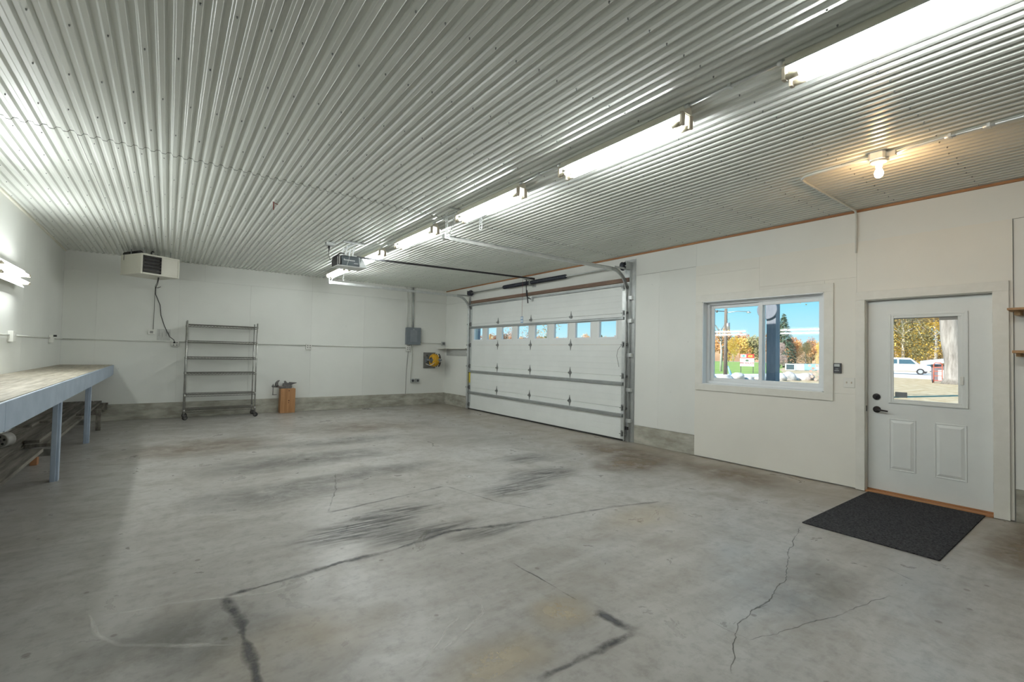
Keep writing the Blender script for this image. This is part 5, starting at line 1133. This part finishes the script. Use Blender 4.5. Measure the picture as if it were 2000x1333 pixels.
MB().add([sp(0, 1.33, 0.055) + sa * v.x + nrm * v.y + Vector((0, 0, v.z)) for v in vs], fs).build('emblem', 'needle_green', t)
cu = bpy.data.curves.new('sign_text', 'FONT'); cu.body = 'PRODUCE'; cu.size = 0.30; cu.align_x = 'CENTER'; cu.align_y = 'CENTER'; cu.extrude = 0.004; cu.offset = 0.006
to = bpy.data.objects.new('sign_text', cu); C.objects.link(to); dg = bpy.context.evaluated_depsgraph_get(); me = bpy.data.meshes.new_from_object(to.evaluated_get(dg)); bpy.data.objects.remove(to)
lo = bpy.data.objects.new('lettering', me); C.objects.link(lo); lo.parent = t; me.materials.clear(); me.materials.append(M['sign_maroon'])
lo.matrix_local = Matrix.Translation(sp(0, 0.98, 0.055) - Vector(t.location)) @ Matrix((sa, Vector((0, 0, 1)), nrm)).transposed().to_4x4()
# bins
bn = ['leftmost outdoor bin with dark front in the row past the lawn', 'second outdoor bin from the spruce, pale with blue end', 'third outdoor bin, bright blue front', 'fourth outdoor bin, behind the log stack']
for i, (x, y) in enumerate(((72.1, 29.8), (74.4, 29.55), (77.2, 29.25), (80.0, 28.95))):
    t = thing('outdoor_bin', (x, y, GZ0), bn[i], 'bin', 'row of outdoor bins'); q = Matrix.Rotation(R(-5), 3, 'Z'); dv = Vector((0.92, -0.39, 0)); nn = Vector((-0.92, -0.39, 0)).normalized()
    e1 = Vector((0.39, -0.92, 0)).normalized(); e2 = Vector((0.92, 0.39, 0)); Rb = Matrix((e1, e2, Vector((0, 0, 1)))).transposed()
    MB().obox(Vector((x, y, GZ0 + 0.5)), (1.25, 0.8, 0.92), Rb).build('body', 'bin_white' if i in (0, 1) else 'bin_blue', t)
    MB().obox(Vector((x, y, GZ0 + 0.5)) - e2 * 0.41, (0.95, 0.03, 0.70), Rb).build('front_panel', ('bin_dark', 'bin_white', 'bin_blue', 'bin_white')[i], t)
    if i == 1: MB().obox(Vector((x, y, GZ0 + 0.5)) - e2 * 0.42 - e1 * 0.50, (0.2, 0.04, 0.8), Rb).build('end_panel', 'bin_blue', t)
    MB().obox(Vector((x, y, GZ0 + 0.03)), (1.1, 0.7, 0.06), Rb).build('skid', 'bin_dark', t)
# log stack at the right of the window
rw = random.Random(9); k_ = 0
for row in range(8):
    for j in range(5):
        x = 39.0 + 0.23 * j + 0.02 * row; y = 14.35 - 0.42 * j + 0.05 * row; z = GZ0 + 0.11 + 0.205 * row
        if row > 5 and j < row - 4: continue
        r_ = 0.10 + 0.012 * rw.random()
        c0 = Vector((x, y + (0.2 if row % 2 else 0), z)); e2 = Vector((0.93, 0.36, 0))
        tag(MB().cyl(c0 - e2 * 0.25, c0 + e2 * 0.25, r_ * 1.0, 9).build('firewood_log', 'log_end'), 'pinkish split log in the stack at the window\'s right edge', 'log', 'stacked firewood logs')
# nearer yard tree whose branch hangs into the window view
t = thing('yard_tree', (25.0, 6.6, GZ0), 'tree outside whose leafy twigs hang into the window corner', 'tree')
MB().tube([(0, 0, 0), (0.1, 0.1, 3), (0, 0.3, 6), (0.2, 0.1, 9)], 0.3, 9, [0.34, 0.28, 0.22, 0.1]).build('trunk', 'bark_grey', t, local=True)
MB().tube([(0, 0.2, 4.6), (-1.2, 1.0, 5.0), (-2.4, 1.8, 4.9), (-3.0, 2.3, 4.55)], 0.08, 6, [0.10, 0.06, 0.03, 0.01]).tube([(-1.8, 1.4, 4.95), (-2.2, 2.2, 4.6), (-2.4, 2.6, 4.3)], 0.02, 5, [0.03, 0.02, 0.008]).build('branch', 'bark_grey', t, local=True)
rnd = random.Random(3); vs = []; fs = []
for i in range(70):
    c = Vector((-2.5 + rnd.gauss(0, 0.4), 2.0 + rnd.gauss(0, 0.45), 4.55 + rnd.gauss(0, 0.28))); a = Vector((rnd.gauss(0, 1), rnd.gauss(0, 1), rnd.gauss(0, 1))).normalized(); b2 = a.orthogonal().normalized(); n0 = len(vs)
    vs += [c + a * 0.06, c + b2 * 0.04, c - a * 0.06, c - b2 * 0.04]; fs.append((n0, n0 + 1, n0 + 2, n0 + 3))
MB().add(vs, fs).build('leaves', 'leaf_olive', t, local=True)
# big trunk seen through the door
t = thing('shade_tree', (46.6, 7.9, GZ0), 'massive rough grey tree trunk seen through the door glass', 'tree')
MB().tube([(0, 0, 0), (-0.02, 0.05, 0.5), (-0.05, 0.12, 1.6), (-0.15, 0.28, 3.4), (-0.2, 0.4, 5.5), (-0.2, 0.5, 8)], 0.6, 16, [0.95, 0.68, 0.56, 0.60, 0.55, 0.35]).build('trunk', 'bark_grey', t, local=True)
o = bpy.data.objects.new('crown', crown_mesh('crown', 77, 2200, 9, 6, 8, 0.16)); C.objects.link(o); o.parent = t; o.data.materials.append(M['leaf_yellow'])
# small shed and hand truck
t = thing('wood_shed', (51.8, 9.9, GZ0), 'small dark shed with slanted pale roof beside the big trunk', 'shed')
e1 = Vector((0.19, -0.98, 0)); e2 = Vector((0.98, 0.19, 0)); Rb = Matrix((e1, e2, Vector((0, 0, 1)))).transposed()
c0 = Vector((51.8, 9.9, 0))
MB().obox(c0 + Vector((0, 0, 0.55)) + e1 * 0.3, (1.5, 1.2, 1.4), Rb).build('walls', 'shed_wall', t)
MB().obox(c0 + Vector((0, 0, 1.52)), (2.3, 1.8, 0.08), Rb @ Matrix.Rotation(R(-9), 3, 'Y') @ Matrix.Rotation(R(10), 3, 'X')).build('roof', 'shed_roof', t)
MB().obox(c0 + Vector((0, 0, 0.35)) + e1 * 0.15 - e2 * 0.62, (0.35, 0.05, 0.9), Rb).build('door_panel', 'bin_white', t)
t = thing('hand_truck', (47.2, 9.05, GZ0), 'red hand truck standing before the small shed', 'hand truck')
c0 = Vector((47.2, 9.05, GZ0))
for u in (-0.24, 0.24): MB().cyl(c0 + e1 * u + Vector((0, 0, 0.05)), c0 + e1 * u + Vector((0, 0, 1.45)) + e2 * 0.1, 0.03, 8).build('rail', 'cart_red', t)
for z in (0.2, 0.55, 0.9, 1.2): MB().bar(c0 - e1 * 0.24 + Vector((0, 0, z)) + e2 * z * 0.07, c0 + e1 * 0.24 + Vector((0, 0, z)) + e2 * z * 0.07, 0.03, 0.05).build('crossbar', 'cart_red', t)
MB().tube([c0 - e1 * 0.24 + Vector((0, 0, 1.42)) + e2 * 0.1, c0 - e1 * 0.15 + Vector((0, 0, 1.55)) + e2 * 0.12, c0 + e1 * 0.15 + Vector((0, 0, 1.55)) + e2 * 0.12, c0 + e1 * 0.24 + Vector((0, 0, 1.42)) + e2 * 0.1], 0.03, 6).build('handle', 'cart_red', t)
MB().obox(c0 + Vector((0, 0, 0.02)) - e2 * 0.12, (0.5, 0.28, 0.03), Rb).build('toe_plate', 'iron', t)
for u in (-0.3, 0.3): MB().cyl(c0 + e1 * (u - 0.04) + Vector((0, 0, 0.13)) + e2 * 0.1, c0 + e1 * (u + 0.04) + Vector((0, 0, 0.13)) + e2 * 0.1, 0.13, 12).build('wheel', 'tyre', t)
# van, in its own frame: x forward, y to its right, z up
fwd = Vector((0.22, -0.975, 0)).normalized()
def vehicle(name, loc, label, cat): return thing(name, loc, label, cat, rot=(0, 0, math.atan2(fwd.y, fwd.x)))
t = vehicle('van', (75.4, 17.9, GZ0 + 0.02), 'white passenger van parked on the drive, seen through the door glass', 'van')
prof = [(-2.85, 0.42), (2.6, 0.42), (2.75, 0.55), (2.75, 0.95), (2.65, 1.10), (1.65, 1.28), (0.95, 1.95), (0.7, 2.08), (-2.7, 2.10), (-2.85, 1.9)]
MB().prism(prof, 'y', -0.98, 0.98).build('body', 'van_white', t, 0.05, local=True)
for (a, b_) in ((-2.6, -1.55), (-1.45, -0.45)): MB().box(a, b_, 0.975, 0.99, 1.32, 1.88).box(a, b_, -0.99, -0.975, 1.32, 1.88).build('side_window', 'car_glass', t, local=True)
for s_ in (1, -1): MB().prism([(-0.3, 1.30), (1.35, 1.30), (0.85, 1.86), (-0.3, 1.88)], 'y', 0.975 * s_, 0.99 * s_).build('side_window', 'car_glass', t, local=True)
MB().prism([(1.62, 1.32), (1.66, 1.34), (0.99, 1.95), (0.95, 1.93)], 'y', -0.86, 0.86).build('windshield', 'car_glass', t, local=True)
for x in (-1.8, 1.75):
    for s_ in (1, -1):
        wl_ = MB().cyl((x, 0.80 * s_, 0.38), (x, 1.0 * s_, 0.38), 0.39, 20).build('wheel', 'tyre', t, local=True)
        MB().cyl((x, 0.99 * s_, 0.38), (x, 1.015 * s_, 0.38), 0.23, 16).build('rim', 'rim', wl_, local=True)
MB().box(2.60, 2.90, -0.95, 0.95, 0.40, 0.58).build('bumper', 'bin_dark', t, 0.03, local=True)
for s_ in (1, -1): MB().box(2.45, 2.77, 0.72 * s_ - 0.2, 0.72 * s_ + 0.24, 0.86, 1.02).build('headlight', 'amber', t, 0.02, local=True)
for x in (-0.40, 0.05): MB().box(x, x + 0.12, 0.98, 1.0, 1.08, 1.14).box(x, x + 0.12, -1.0, -0.98, 1.08, 1.14).build('door_handle', 'bin_dark', t, local=True)
t = vehicle('sedan', (84.5, 16.3, GZ0 + 0.02), 'blue car mostly hidden beyond the van and hand truck', 'car')
MB().prism([(-2.1, 0.3), (2.1, 0.3), (2.15, 0.6), (1.9, 0.80), (1.0, 0.88), (0.4, 1.32), (-0.9, 1.36), (-1.6, 0.95), (-2.15, 0.9)], 'y', -0.85, 0.85).build('body', 'car_blue', t, 0.05, local=True)
for s_ in (1, -1): MB().prism([(-1.4, 0.92), (0.85, 0.92), (0.36, 1.27), (-0.85, 1.30)], 'y', 0.845 * s_, 0.86 * s_).build('side_window', 'car_glass', t, local=True)
for x in (-1.3, 1.3):
    for s_ in (1, -1): MB().cyl((x, 0.7 * s_, 0.31), (x, 0.88 * s_, 0.31), 0.31, 16).build('wheel', 'tyre', t, local=True)
